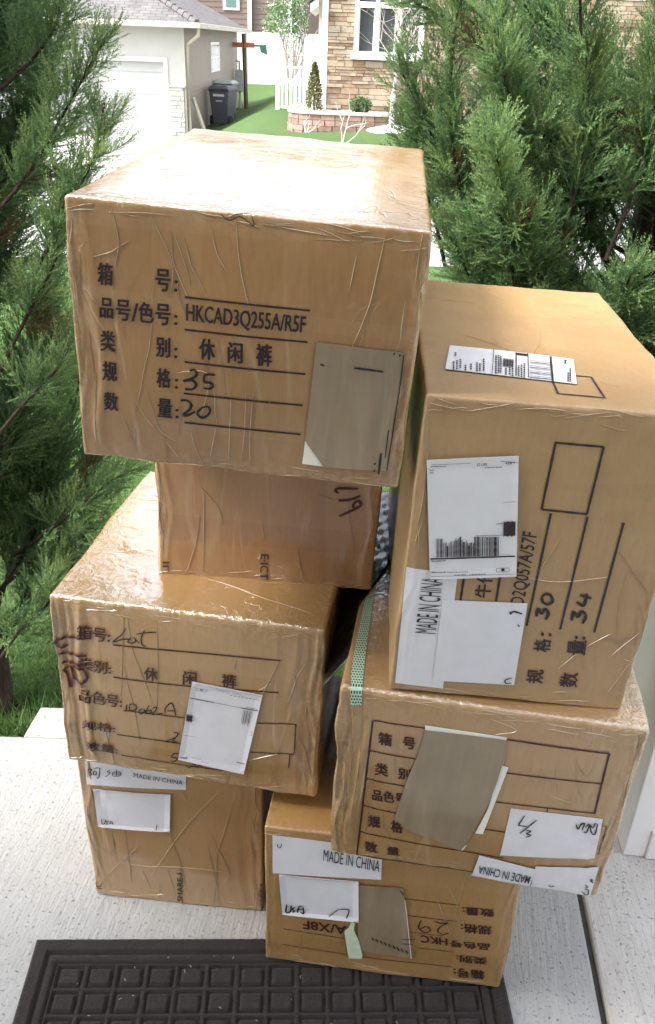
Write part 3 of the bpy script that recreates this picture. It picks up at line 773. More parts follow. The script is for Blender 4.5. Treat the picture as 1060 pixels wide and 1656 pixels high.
zl(c, z, (330,388),(322,497), w=.0008, **K_); zl(c, z, (483,407),(486,512), w=.0012, **K_); zl(c, z, (585,420),(596,530), w=.003, **K_); zl(c, z, (430,403),(430,505), w=.0016, **K_)
zs(c, z, (430,408),(482,414), w=.008, taper=0, **K_)
for i in range(12): yv = 430 + i * 7.5; zl(c, z, (492 - i * .1, yv), (585 + i * .5, yv + 10), w=.0009 + .0008 * (i % 3), **K_)
for i in range(8): xv = 374 + i * 6; zl(c, z, (xv, 429 + i * .7), (xv - 2, 462 + i * .7), w=.001 + .0008 * (i % 2), **K_)
for k_, (xv, y0, y1) in enumerate(((150,440,474), (165,435,474), (180,430,470), (203,455,476), (228,450,474), (255,445,478), (268,450,480), (285,430,480), (340,415,490), (352,415,495), (362,420,490), (385,470,497), (402,468,500), (415,470,502), (442,460,505), (455,455,508), (468,450,510), (158,400,415), (665,488,530), (675,470,533))):
    yv = y0
    while yv < y1: wd = rb.choice((4, 6)); zl(c, z, (xv, yv), (xv - 1, yv + wd), w=.0022, **K_); yv += wd + 3
zl(c, z, (641,433),(662,436), w=.0022, **K_); zl(c, z, (640,446),(662,449), w=.0016, **K_); zl(c, z, (652,434),(652,447), w=.002, **K_)
zl(c, z, (590,490),(770,503),(830,603),(620,583),(590,512), w=.003, face='top')
c.wrinkles(7, ('front', 'top'), extra=[[Z(600,440,2.3)(*p) for p in ln] for ln in (((560,1130),(700,1150),(900,1130)), ((860,1590),(930,1500),(1020,1370)), ((890,1430),(950,1380),(1000,1340)), ((940,1440),(970,1450)), ((690,1480),(790,1400),(900,1340)))])
c.finish()

# ---- black plastic film left between the two stacks and over the back corner of the middle right carton
def film():
    rng = np.random.RandomState(2); ny, nx = 90, 26
    Y = np.linspace(1.035, 1.575, ny); V = []
    for y in Y:
        cr, fl = .0100 + (y - 1.112) * .1256, .0315 + (y - .966) * .137
        k = np.clip((y - 1.17) / .12, 0, 1); x1 = fl - .002 + .038 * k
        for j in range(nx):
            x = cr + (x1 - cr) * j / (nx - 1)
            z = .7325 + .0045 * k - max(0, fl - x) * (.35 + 1.2 * (1 - k))
            z += (math.sin(x * 260 + y * 37) + math.sin(y * 95 + x * 90 + 1) + math.sin(y * 190 - x * 150)) * .0004 - .004 * (1 - k)
            V.append((x, y, z))
    F_ = [(i * nx + j, i * nx + j + 1, (i + 1) * nx + j + 1, (i + 1) * nx + j) for i in range(ny - 1) for j in range(nx - 1)]
    t = NT('black_plastic_film'); n = t.noise(t.coord(scale=(1, .4, 1)), 45, 4, .6, .8)
    t.bs(Base_Color=(.012, .012, .014, 1), Roughness=.08, Normal=t.bump(n, .22, .004)); t.b.inputs['Specular IOR Level'].default_value = .9
    o = MB().add(V, F_).build('plastic_film', t.m, smooth=True)
    sd = o.modifiers.new('thickness', 'SOLIDIFY'); sd.thickness = .0008; sd.offset = -1
    tag(o, 'shiny black plastic film tucked between the two stacks of cartons', 'plastic film')
film()

# ------------------------------------------------------------------ porch
def concrete(name, base, seed, ang=0.0):
    t = NT(name); v0 = t.coord()
    v = t.n('Mapping', i_Vector=v0, i_Location=(seed, seed * 2, 0), i_Rotation=(0, 0, ang)).outputs[0]
    big = t.noise(v, 2.2, 6, .6)
    br = t.noise(t.n('Mapping', i_Vector=v, i_Scale=(1, .07, 1)).outputs[0], 110, 4, .7, .3)
    pit = t.noise(v, 130, 3, .75)
    col = t.ramp(big, [(.25, tuple(c * .82 for c in base)), (.75, tuple(min(1, c * 1.1) for c in base))])
    col = t.mix(.2, col, t.ramp(br, [(.35, tuple(c * .55 for c in base)), (.55, base), (.75, tuple(min(1, c * 1.2) for c in base))]))
    blot = t.ramp(t.noise(v, 7, 7, .75), [(.54, (0, 0, 0)), (.78, (1, 1, 1))])
    col = t.mix(t.math('MULTIPLY', blot, .3), col, tuple(c * .6 for c in base))
    holes = t.ramp(pit, [(.30, (0, 0, 0)), (.40, (1, 1, 1))])
    col = t.mix(t.math('SUBTRACT', 1.0, holes), col, tuple(c * .5 for c in base))
    h = t.math('ADD', t.math('MULTIPLY', br, 1.0), t.math('MULTIPLY', holes, .8))
    h = t.math('ADD', h, t.math('MULTIPLY', t.noise(v, 30, 5, .65), .9))
    t.bs(Base_Color=col, Roughness=.8, Normal=t.bump(h, .75, .004))
    return t.m
CONC = concrete('brushed_concrete', (.405, .408, .40), 1.0, .12)
CONC2 = concrete('brushed_concrete_slab', (.58, .555, .525), 7.0, .05)
JOINT = plain('dark_joint', (.09, .08, .07), .9, .3, 30)
WHITE = plain('white_trim_paint', (.78, .77, .75), .4, .05, 6)

def slab(name, pts, z0, z1, mat, bevel=.006):
    m = MB(); n = len(pts)
    m.add([(x, y, z1) for x, y in pts] + [(x, y, z0) for x, y in pts], [tuple(range(n)), tuple(range(2 * n - 1, n - 1, -1))] + [(i, i + n, (i + 1) % n + n, (i + 1) % n) for i in range(n)])
    o = m.build(name, mat, bevel=bevel)
    bm = bmesh.new(); bm.from_mesh(o.data); bmesh.ops.recalc_face_normals(bm, faces=bm.faces[:]); bm.to_mesh(o.data); bm.free()
    return struct(o)
gx = lambda y: .5505 + (y - 1.05) * .0717
slab('porch_floor', [(-3, -.9), (gx(-.9) - .006, -.9), (gx(1.589) - .006, 1.589), (-3, 1.589)], -.22, 0, CONC)
slab('porch_floor', [(gx(-.9) + .006, -.9), (3, -.9), (3, 1.589), (gx(1.589) + .006, 1.589)], -.22, .002, CONC2)
slab('porch_joint', [(gx(-.9) - .02, -.9), (gx(-.9) + .02, -.9), (gx(1.58) + .02, 1.58), (gx(1.58) - .02, 1.58)], -.215, -.014, JOINT, 0)
slab('porch_step', [(-.744, 1.592), (1.2, 1.592), (1.2, 1.703), (-.734, 1.703)], -.21, -.003, CONC)

# white porch post with plinth
p0 = Vector((.677, 1.294, .0025))
post = thing('porch_post', 'white painted porch post with a low plinth at the right edge of the porch', 'post', p0)
post.rotation_euler = (0, 0, -.07)
MB().box(0, .058, 0, .29, .0, 2.56).build('casing', WHITE, post, bevel=.003)
MB().box(.0585, .19, .012, .29, .0, 2.56).build('shaft', WHITE, post, bevel=.003)
MB().box(.0465, .2, -.006, .0115, .0, .085).build('plinth', WHITE, post, bevel=.004)

# unseen porch roof and house wall behind the camera, sized for their shade
CEIL = plain('shade_ceiling_paint', (.5, .47, .43), .6)
struct(MB().box(-4.6, .3, -.9, .63, 2.565, 2.75).build('porch_shade_ceiling', CEIL))
struct(MB().box(-3, 1.0, -1.1, -.905, -.2, 3.4).build('porch_shade_wall', plain('shade_wall_paint', (.2, .17, .15), .7)))

# doormat: moulded pads between raised bars inside a double rim
def doormat():
    W_, H_, st = .9, .6, .0022
    nx, ny = int(W_ / st), int(H_ / st)
    u, v = np.meshgrid(np.linspace(0, W_, nx), np.linspace(0, H_, ny), indexing='ij')
    e = np.minimum(np.minimum(u, W_ - u), np.minimum(v, H_ - v))
    sm = lambda a, b, x: np.clip((x - a) / (b - a), 0, 1) ** 2 * (3 - 2 * np.clip((x - a) / (b - a), 0, 1))
    rim = sm(0, .006, e) * (1 - sm(.026, .031, e)) + sm(.034, .039, e) * (1 - sm(.047, .053, e)) * .85
    inner = sm(.053, .055, e)
    cu = (u - .055) / ((W_ - .11) / 14); cv = (v - .055) / ((H_ - .11) / 10)
    du, dv = np.abs(cu - np.floor(cu) - .5), np.abs(cv - np.floor(cv) - .5)
    pad = (1 - sm(.29, .36, du)) * (1 - sm(.27, .35, dv))
    bar = np.maximum(sm(.415, .45, du), sm(.405, .445, dv)) * .78
    h = .0035 + .0075 * (rim + inner * np.maximum(pad, bar))
    rng = np.random.RandomState(3)
    h = h + rng.normal(0, .00045, h.shape) * (e > .002)
    h[e < .001] = .0006
    P = np.stack([u, -v, h], 2).reshape(-1, 3)
    i = np.arange((nx - 1) * (ny - 1)); a, b = i // (ny - 1), i % (ny - 1)
    f = np.stack([a * ny + b, a * ny + b + 1, (a + 1) * ny + b + 1, (a + 1) * ny + b], 1)
    t = NT('mat_fibre'); vv = t.coord()
    n = t.noise(vv, 14, 4); fz = t.noise(vv, 900, 2, .8)
    col = t.ramp(n, [(.3, (.013, .009, .0085)), (.7, (.025, .0165, .0155))])
    col = t.mix(.5, col, t.ramp(fz, [(.35, (.003, .003, .003)), (.7, (.042, .034, .034))]))
    t.bs(Base_Color=col, Roughness=.95, Normal=t.bump(fz, .8, .002), Sheen_Weight=.08)
    root = thing('doormat', 'dark brown doormat moulded in small square pads under the front cartons', 'doormat', (-.5341, 1.042, .0005))
    root.rotation_euler = (0, 0, .044)
    me = bpy.data.meshes.new('mat_pad'); me.from_pydata(P.tolist(), [], f.tolist()); me.materials.append(t.m)
    me.polygons.foreach_set('use_smooth', [True] * len(me.polygons))
    o = bpy.data.objects.new('mat_pad', me); COL.objects.link(o); o.parent = root
    m = MB()
    for k in range(46):
        x, y = rng.uniform(.04, .86), -rng.uniform(.03, .35); a = rng.uniform(0, 6.3); L = rng.uniform(.002, .007); z = .0125
        m.tube([(x, y, z), (x + L * .5 * math.cos(a), y + L * .5 * math.sin(a), z + .0008), (x + L * math.cos(a + .5), y + L * math.sin(a + .5), z)], .00035, 4)
    n0 = len(P); me2 = bpy.data.meshes.new('mat_pad'); me2.from_pydata(P.tolist() + m.v, [], f.tolist() + [tuple(i + n0 for i in q) for q in m.f])
    me2.materials.append(t.m); me2.materials.append(plain('lint', (.5, .48, .42), .9)); me2.polygons.foreach_set('material_index', [0] * len(f) + [1] * len(m.f)); me2.polygons.foreach_set('use_smooth', [True] * len(me2.polygons)); o.data = me2
doormat()

# ------------------------------------------------------------------ terrain
def interp(tab, y):
    a = np.array(tab); return np.interp(y, a[:, 0], a[:, 1])
GL = [(-60, -.3), (1.0, -.12), (2.2, -.13), (7, -.32), (14, -.6), (20, -.76), (36, -.76), (42, -.19), (60, 0), (140, .3)]
GR = [(-60, -.3), (1.0, -.12), (2.2, -.13), (7, -.3), (14, -.22), (17, -.02), (18, .03), (19, -.06), (23, .07), (42, -.19), (60, 0), (140, .3)]
def gz(x, y):
    t = np.clip((x + 3.9) / 2.4, 0, 1); t = t * t * (3 - 2 * t)
    r = np.clip((np.asarray(x) - .2) / 1.6, 0, 1) * np.exp(-((np.asarray(y) - 19) / 1.4) ** 2) * .22
    l = np.exp(-((np.asarray(x) + 1.2) / .8) ** 2) * np.exp(-((np.asarray(y) - 19) / 1.5) ** 2) * -.06
    return interp(GL, y) * (1 - t) + interp(GR, y) * t + r + l
def sheet_on_ground(name, xs, ys, mat, up=0.0):
    X, Y = np.meshgrid(xs, ys, indexing='ij'); Zz = gz(X, Y) + up
    nx, ny = len(xs), len(ys)
    i = np.arange((nx - 1) * (ny - 1)); a, b = i // (ny - 1), i % (ny - 1)
    f = np.stack([a * ny + b, (a + 1) * ny + b, (a + 1) * ny + b + 1, a * ny + b + 1], 1)
    me = bpy.data.meshes.new(name); me.from_pydata(np.stack([X, Y, Zz], 2).reshape(-1, 3).tolist(), [], f.tolist()); me.materials.append(mat)
    me.polygons.foreach_set('use_smooth', [True] * len(me.polygons))
    o = bpy.data.objects.new(name, me); COL.objects.link(o); return struct(o)
t = NT('lawn_grass'); v = t.coord()
n1 = t.noise(v, .35, 4); n2 = t.noise(v, 9, 5, .7); n3 = t.noise(t.n('Mapping', i_Vector=v, i_Scale=(1, .3, 1)).outputs[0], 60, 3, .7)
col = t.ramp(n1, [(.3, (.052, .092, .032)), (.7, (.085, .125, .045))])
col = t.mix(.45, col, t.ramp(n2, [(.3, (.028, .06, .018)), (.7, (.08, .135, .045))]))
col = t.mix(.4, col, t.ramp(n3, [(.35, (.028, .06, .015)), (.65, (.085, .145, .05))]))
t.bs(Base_Color=col, Roughness=.9, Normal=t.bump(n3, .6, .03)); t.b.inputs['Specular IOR Level'].default_value = .15
LAWN = t.m
xs = np.unique(np.concatenate([np.linspace(-90, -14, 16), np.linspace(-14, 10, 97), np.linspace(10, 90, 16)]))
ys = np.unique(np.concatenate([np.linspace(-40, 1, 8), np.linspace(1, 46, 121), np.linspace(46, 140, 12)]))
sheet_on_ground('lawn', xs, ys, LAWN)
DRIVE = concrete('driveway_concrete', (.38, .375, .365), 3.0)
sheet_on_ground('driveway', np.linspace(-12, -4.02, 20), np.linspace(7.0, 24, 60), DRIVE, .012)
sheet_on_ground('street', np.linspace(-40, 40, 161), np.linspace(8.2, 12.2, 24), DRIVE, .008)

# grass blades on the near lawn
def grass():
    rng = np.random.RandomState(8); N = 62000
    y = 1.72 + 5.3 * rng.rand(N) ** 1.5; x = rng.uniform(-2.6, 2.4, N)
    ok = ~((x > -.76) & (x < 1.22) & (y < 1.72)); x, y = x[ok], y[ok]; N = len(x)
    z = gz(x, y); h = rng.uniform(.03, .085, N); a = rng.uniform(0, 6.28, N); w = rng.uniform(.0015, .003, N) * (1 + y * .12)
    lx, ly = rng.normal(0, .4, N) * h, rng.normal(0, .4, N) * h
    P = np.empty((N, 3, 3))
    P[:, 0] = np.stack([x - np.cos(a) * w, y - np.sin(a) * w, z - .005], 1); P[:, 1] = np.stack([x + np.cos(a) * w, y + np.sin(a) * w, z - .005], 1)
    P[:, 2] = np.stack([x + lx, y + ly, z + h], 1)
    return tris('grass_blades', P, rng.rand(N).repeat(3), GRASS)
def tris(name, P, tint, mat, parent=None):
    """(N,3,3) triangles -> one mesh with a float attribute 'tint'"""
    n = len(P); me = bpy.data.meshes.new(name)
    me.vertices.add(n * 3); me.vertices.foreach_set('co', P.reshape(-1).astype(np.float32))
    me.loops.add(n * 3); me.loops.foreach_set('vertex_index', np.arange(n * 3, dtype=np.int32))
    me.polygons.add(n); me.polygons.foreach_set('loop_start', np.arange(0, n * 3, 3, dtype=np.int32))
    me.update(calc_edges=True)
    a = me.attributes.new('tint', 'FLOAT', 'POINT'); a.data.foreach_set('value', tint.astype(np.float32))
    me.materials.append(mat)
    o = bpy.data.objects.new(name, me); COL.objects.link(o)
    if parent: o.parent = parent
    return o
def leafmat(name, stops, trans=.35):
    t = NT(name); f = t.n('Attribute', attribute_name='tint').outputs['Fac']
    col = t.ramp(f, stops)
    t.bs(Base_Color=col, Roughness=.55); t.b.inputs['Specular IOR Level'].default_value = .3
    tr = t.n('BsdfTranslucent', i_Color=col); mx = t.n('MixShader', i_0=trans)
    t.t.links.new(t.b.outputs[0], mx.inputs[1]); t.t.links.new(tr.outputs[0], mx.inputs[2]); t.t.links.new(mx.outputs[0], t.out.inputs[0])
    return t.m
GRASS = leafmat('grass_blade', [(0, (.05, .115, .028)), (.6, (.11, .21, .05)), (1, (.22, .29, .10))], .35)
g_ = grass(); g_['kind'] = 'stuff'; tag(g_, 'short bright green grass on the near lawn beyond the porch', 'grass')

# ------------------------------------------------------------------ junipers beside the porch
def frond_template(rng, L=.24, spread=.36, nsec=26, flat=.55, tw=.0012):
    """one feathery spray along +Z: alternate branchlets, each with thread-like twigs"""
    T = []; tint = []
    def blade(p, q, w, c0, c1):
        d = q - p; s = np.cross(d, rng.normal(size=3)); s /= max(np.linalg.norm(s), 1e-9)
        T.append([p - s * w, p + s * w, q]); tint.append([c0, c0, c1])
    def rot_about(d, ang, az):
        d = d / np.linalg.norm(d); a = np.cross(d, [0, 0, 1.0]) if abs(d[2]) < .95 else np.cross(d, [1.0, 0, 0]); a /= np.linalg.norm(a); b = np.cross(d, a)
        return d * math.cos(ang) + (a * math.cos(az) + b * math.sin(az)) * math.sin(ang)
    ax = lambda t: np.array([.02 * math.sin(t * 2), .015 * t * t, t * L])
    for i in range(8): blade(ax(i / 8), ax((i + 1.3) / 8), .0016 * (1.2 - i / 8), .1, .15)
    for i in range(nsec):
        t = .06 + .94 * (i / (nsec - 1)) ** .95
        az = (i * 2.4) + rng.normal(0, .3)
        ang = rng.uniform(.6, .95) * (1 - .4 * t)
        d = np.array([math.cos(az) * math.sin(ang), math.sin(az) * math.sin(ang) * flat, math.cos(ang)]); d /= np.linalg.norm(d)
        l = L * spread * (1 - t) ** .75 * rng.uniform(.75, 1.15) + .018
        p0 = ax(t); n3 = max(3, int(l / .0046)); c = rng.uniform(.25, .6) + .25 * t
        p1 = p0 + d * l; blade(p0, p0 + d * l * .9, .0011, c - .1, c + .1)
        side = 1
        for k in range(n3):
            s = (k + .6) / n3; q = p0 + d * l * s + np.array([0, 0, .012]) * s * s
            for _ in range(2):
                side = -side
                dd = rot_about(d, rng.uniform(.45, .95), side * 1.57 + rng.normal(0, .6) + az); dd = dd + np.array([0, 0, .35]); dd /= np.linalg.norm(dd)
                l3 = rng.uniform(.006, .0125) * (1 - .35 * s)
                blade(q, q + dd * l3, tw * rng.uniform(.7, 1.15), c, min(1, c + .22))
                if rng.rand() < .35:
                    d4 = dd + rng.normal(0, .45, 3); d4 /= np.linalg.norm(d4); blade(q + dd * l3 * .45, q + dd * l3 * .45 + d4 * l3 * .6, tw * .8, c, min(1, c + .25))
    return np.array(T), np.array(tint)

def basis(d, roll):
    d = d / np.linalg.norm(d); a = np.cross(d, [0, 0, 1.0]) if abs(d[2]) < .97 else np.cross(d, [1.0, 0, 0]); a /= np.linalg.norm(a); b = np.cross(d, a)
    c, s = math.cos(roll), math.sin(roll)
    return np.stack([a * c + b * s, -a * s + b * c, d], 1)
BARK = None
def bark():
    t = NT('juniper_bark'); v = t.coord(scale=(1, 1, .18)); n = t.noise(v, 60, 5, .7, 1.0)
    col = t.ramp(n, [(.3, (.014, .009, .007)), (.55, (.045, .028, .02)), (.75, (.10, .068, .05))])
    t.bs(Base_Color=col, Roughness=.9, Normal=t.bump(n, .9, .006)); return t.m
BARK = bark()
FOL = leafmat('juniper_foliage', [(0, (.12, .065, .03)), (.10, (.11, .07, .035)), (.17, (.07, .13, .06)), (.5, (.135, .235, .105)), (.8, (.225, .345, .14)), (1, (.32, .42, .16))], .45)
BOXES = [(Matrix.Translation((0, 0, 0)), k) for k in PRM]
def clear_of_boxes(P):
    """False where a spray would poke into a carton or sit in front of the stacks"""
    ok = np.ones(len(P), bool)
    for k, (x, y, z, yaw, tx, ty, w, d, h) in PRM.items():
        c, s = math.cos(-yaw), math.sin(-yaw); X, Y = P[:, 0] - x, P[:, 1] - y
        u, v = X * c - Y * s, X * s + Y * c
        ok &= ~((u > -.02) & (u < w + .02) & (v > -.3) & (v < d + .02) & (P[:, 2] > z - .1) & (P[:, 2] < z + h + .015))
    return ok
TPL = [frond_template(np.random.RandomState(20 + i), L=.095 + .02 * (i % 3), spread=.50 + .06 * (i % 4), nsec=16 + i % 3, flat=.4 + .15 * (i % 3), tw=.0015) for i in range(7)]
#print('frond tris', [len(a[0]) for a in TPL])

def juniper(label, base, height, lean, radius, seed, nbr, limbs, shoots, keep, step=.0105, zmin=.1):
    rng = np.random.RandomState(seed)
    root = thing('juniper_tree', label, 'tree', base)
    base = np.array(base)
    trunk = MB()
    tp = [np.array([lean[0] * k + .02 * math.sin(k * 5 + seed), lean[1] * k + .015 * math.cos(k * 4), height * k]) for k in np.linspace(0, 1, 14)]
    trunk.tube(tp, [.045 * (1 - .8 * k) + .008 for k in np.linspace(0, 1, 14)], 10)
    curves = []
    for i in range(nbr):
        k = rng.uniform(.04, .97); z0 = height * k
        if z0 < zmin: continue
        j = k * 13; a = tp[int(j)] + (tp[min(int(j) + 1, 13)] - tp[int(j)]) * (j - int(j))
        az = rng.uniform(0, 2 * PI); L = radius * (1.05 - .75 * k ** 2) * rng.uniform(.7, 1.15)
        up = rng.uniform(.5, 1.1)
        pts = []
        for q in np.linspace(0, 1, 8):
            r = L * q; pts.append(a + np.array([math.cos(az + q * .25) * r, math.sin(az + q * .25) * r, L * up * (q * .55 + .55 * q * q)]))
        curves.append((pts, .0055, .22, 1.0))
    for pts, r in limbs:
        P = catmull([np.array(p) - base for p in pts], 5); trunk.tube(P, [r * (1 - .6 * q) for q in np.linspace(0, 1, len(P))], 8)
        curves.append((P, 0, .25, .6))
    for pts in shoots:
        P = catmull([np.array(p) - base for p in pts], 5); curves.append((P, .004, .3, 1.25))
    inst = []
    for P, r, start, dens in curves:
        P = np.array(P)
        free = dens > 1.2
        if not free and not keep(P[-1] + base): continue
        if r: trunk.tube(P, [r * (1 - .8 * q) + .0012 for q in np.linspace(0, 1, len(P))], 5)
        seg = np.linalg.norm(np.diff(P, axis=0), axis=1); cum = np.concatenate([[0], np.cumsum(seg)]); Lt = cum[-1]
        s = Lt * start; n = 0
        while s < Lt * 1.0:
            f = s / Lt; p = np.array([np.interp(s, cum, P[:, a]) for a in range(3)])
            d0 = np.array([np.interp(min(s + .03, Lt), cum, P[:, a]) for a in range(3)]) - np.array([np.interp(max(s - .03, 0), cum, P[:, a]) for a in range(3)]); d0 /= max(np.linalg.norm(d0), 1e-9)
            az = n * 2.4 + rng.normal(0, .4); B = basis(d0, az); ang = rng.uniform(.45, 1.25) * (1.1 - .55 * f)
            d = d0 * math.cos(ang) + B[:, 0] * math.sin(ang) + np.array([0, 0, rng.uniform(0, .5)])
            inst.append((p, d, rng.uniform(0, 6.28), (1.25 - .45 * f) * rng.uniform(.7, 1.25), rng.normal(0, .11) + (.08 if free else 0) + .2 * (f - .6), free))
            s += step / dens * rng.uniform(.7, 1.3); n += 1
        inst.append((P[-1] - (P[-1] - P[-2]) * .5, P[-1] - P[-2], rng.uniform(0, 6), .7, .2, free))
    out = []; tn = []
    for p, d, roll, sc, dt, free in inst:
        T, c = TPL[rng.randint(len(TPL))]
        mid = (p + base + d / np.linalg.norm(d) * .12 * sc)
        if not free and not keep(mid): continue
        if free: sc *= .85
        Q = (T.reshape(-1, 3) @ (basis(d, roll) * sc).T + p).reshape(-1, 3, 3)
        m = clear_of_boxes(Q.mean(1) + base)
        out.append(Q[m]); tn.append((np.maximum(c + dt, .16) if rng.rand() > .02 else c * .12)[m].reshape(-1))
    P = np.concatenate(out); tn = np.clip(np.concatenate(tn), 0, 1)
    print(label, 'sprays', len(out), 'tris', len(P))
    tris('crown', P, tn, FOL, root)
    trunk.build('trunk', BARK, root, smooth=True)
    return root
def pxl(*pts): return [tuple(at(x, y, Y)) for x, y, Y in pts]
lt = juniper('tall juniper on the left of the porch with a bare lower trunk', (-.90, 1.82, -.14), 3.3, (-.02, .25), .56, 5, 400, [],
    [pxl((-40,380,1.95), (40,290,1.95), (100,190,1.93), (157,84,1.9)), pxl((40,470,1.95), (95,370,1.92), (140,280,1.9), (176,198,1.88)), pxl((-20,160,2.0), (40,110,2.0), (80,60,1.97), (104,8,1.95)),
     pxl((20,900,1.95), (90,850,1.95), (150,800,1.95), (205,762,1.97)), pxl((10,1000,1.9), (60,950,1.9), (110,900,1.92), (150,850,1.95)), pxl((0,700,1.85), (50,640,1.85), (90,600,1.85), (112,560,1.87)),
     pxl((0,600,1.9), (50,500,1.9), (90,420,1.92), (100,350,1.92)), pxl((-10,1080,1.8), (40,1010,1.8), (75,980,1.82), (95,940,1.85))],
    lambda p: p[0] < (-.67 if p[2] > 1.25 else -.705 if p[2] > .58 else -.60) and p[1] > 1.62 and p[1] < 2.6 and p[0] > -1.5 and (p[2] > .02), zmin=.06)
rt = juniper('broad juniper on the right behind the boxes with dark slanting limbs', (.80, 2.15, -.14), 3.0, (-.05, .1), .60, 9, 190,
    [(pxl((1045,560,2.1), (985,420,2.1), (920,300,2.08), (868,190,2.05), (822,90,2.03), (785,-40,2.0)), .017), (pxl((1075,640,2.1), (1050,500,2.12), (1062,380,2.15), (1050,150,2.2)), .03), (pxl((940,520,2.15), (850,400,2.15), (800,320,2.12), (745,270,2.1)), .008)],
    [pxl((760,440,2.1), (740,330,2.05), (700,220,2.03), (648,112,2.0)), pxl((790,420,2.0), (745,300,1.98), (728,180,1.97), (735,60,1.97), (740,-20,1.98)), pxl((880,420,1.95), (925,330,1.93), (945,220,1.92), (955,110,1.92)),
     pxl((800,460,2.05), (820,340,2.0), (800,230,2.0), (802,150,2.0)), pxl((980,420,1.92), (1020,320,1.9), (1050,220,1.9), (1062,110,1.9)), pxl((720,430,2.15), (700,340,2.12), (672,270,2.1), (655,200,2.1)), pxl((900,440,2.0), (880,380,1.97), (850,330,1.95), (838,270,1.95)),
     pxl((840,150,2.05), (790,90,2.03), (740,40,2.02), (672,6,2.0))],
    lambda p: (p[0] > .20 + max(0, 1.25 - p[2]) * .1) and p[1] > 1.64 and p[1] < 2.9 and p[0] < 1.5 and p[2] > .5, zmin=.4)
# a spray of dead brown foliage hanging in the right tree
T, cc = frond_template(np.random.RandomState(77), .13, .3, 18)
p_ = np.array(at(884, 140, 1.95)); Q = (T.reshape(-1, 3) @ basis(np.array([-.12, 0, -1.0]), 1.0).T + p_ - np.array(rt.location)).reshape(-1, 3, 3)
tris('dead_spray', Q, cc.reshape(-1), plain('dead_foliage', (.2, .075, .035), .8, .25, 60), rt)

# ------------------------------------------------------------------ far side: garage
def brickmat(name, c1, c2, mortar, bw, rh, ms, bump=.5, var=.35, rough=.85, sq=2):
    t = NT(name); uv = t.n('UVMap').outputs[0]
    b = t.n('TexBrick', i_Vector=uv, i_Color1=(*c1, 1), i_Color2=(*c2, 1), i_Mortar=(*mortar, 1), i_Scale=1.0)
    for k_, v_ in (('Mortar Size', ms), ('Mortar Smooth', .2), ('Brick Width', bw), ('Row Height', rh), ('Bias', 0.0)): b.inputs[k_].default_value = v_
    n = t.noise(t.coord(), 3, 5, .7)
    col = t.mix(var, b.outputs[0], t.ramp(n, [(.3, tuple(c * .6 for c in c1)), (.7, tuple(min(1, c * 1.35) for c in c2))]))
    t.bs(Base_Color=col, Roughness=rough, Normal=t.bump(t.math('SUBTRACT', 1.0, b.outputs['Fac']), bump, .02)); return t.m
def uvquad(m_obj, uvs):
    l = m_obj.data.uv_layers.new(name='UVMap')
    for lp, u in zip(l.data, uvs): lp.uv = u
SHINGLE = brickmat('roof_shingles', (.085, .08, .08), (.15, .142, .14), (.035, .034, .034), .28, .135, .012)
SIDING = plain('taupe_siding', (.235, .195, .16), .55, .06, 2)
GWALL = plain('white_garage_wall', (.45, .44, .42), .5, .04, 2)
GUTTER = plain('cream_gutter', (.5, .46, .39), .4, .05, 3)
DARKGL = plain('window_glass', (.035, .045, .05), .06, .2, 2)
GX, GY0, GY1, GZ, GE = -4.0, 24.0, 36.0, -.78, 1.76
gar = thing('garage', 'white fronted garage with grey shingle roof and taupe side wall across the street', 'building', (GX, GY0, GZ))
def L_(o): return lambda *p: tuple(Vector(p) - Vector(o.location))
q = L_(gar)
def bx(parent, x0, x1, y0, y1, z0, z1, name, mat, bevel=0):
    l = Vector(parent.location) if parent.parent is None else Vector(parent.parent.location)
    return MB().box(x0 - l.x, x1 - l.x, y0 - l.y, y1 - l.y, z0 - l.z, z1 - l.z).build(name, mat, parent, bevel=bevel)
dxr = at(268, 160, 24).x; dzt = at(230, 99, 24).z
bx(gar, -12.5, GX - .02, GY0, GY0 + .2, dzt + .1, GE, 'wall', GWALL)
bx(gar, dxr + .1, GX - .02, GY0, GY0 + .2, GZ, dzt + .1, 'wall', GWALL)
dr = bx(gar, -11.5, dxr, GY0 + .12, GY0 + .17, GZ, dzt, 'garage_door', plain('white_garage_door', (.44, .44, .432), .4, .03, 2))
for i in range(1, 4): bx(dr, -11.5, dxr, GY0 + .112, GY0 + .119, GZ + i * .5, GZ + i * .5 + .012, 'panel_joint', plain('door_groove', (.36, .36, .35), .5)) 
fr = MB(); l = gar.location
for a in ((dxr, dxr + .1, GZ, dzt + .1), (-11.6, dxr, dzt, dzt + .1)): fr.box(a[0] - l.x, a[1] - l.x, -.03, .15, a[2] - l.z, a[3] - l.z)
fr.build('door_trim', plain('white_door_trim', (.66, .65, .63), .4, .03), gar)
# stone wainscot beside the door
sz = at(283, 141, 24).z
st = MB(); rg = random.Random(3); zz_ = GZ
while zz_ < sz - .03:
    hh = rg.uniform(.07, .13); xx = dxr + .102
    while xx < GX - .03:
        ww = min(rg.uniform(.15, .4), GX - .02 - xx); st.box(xx - l.x, xx + ww - .008 - l.x, -.05 - rg.uniform(0, .02), -.002, zz_ - l.z, min(zz_ + hh, sz) - .008 - l.z); xx += ww
    zz_ += hh
st.build('stone_veneer', plain('pale_stone', (.40, .375, .35), .8, .25, 5), gar)
bx(gar, dxr + .1, GX + .02, GY0 - .09, GY0 - .001, sz, sz + .05, 'stone_cap', GWALL)
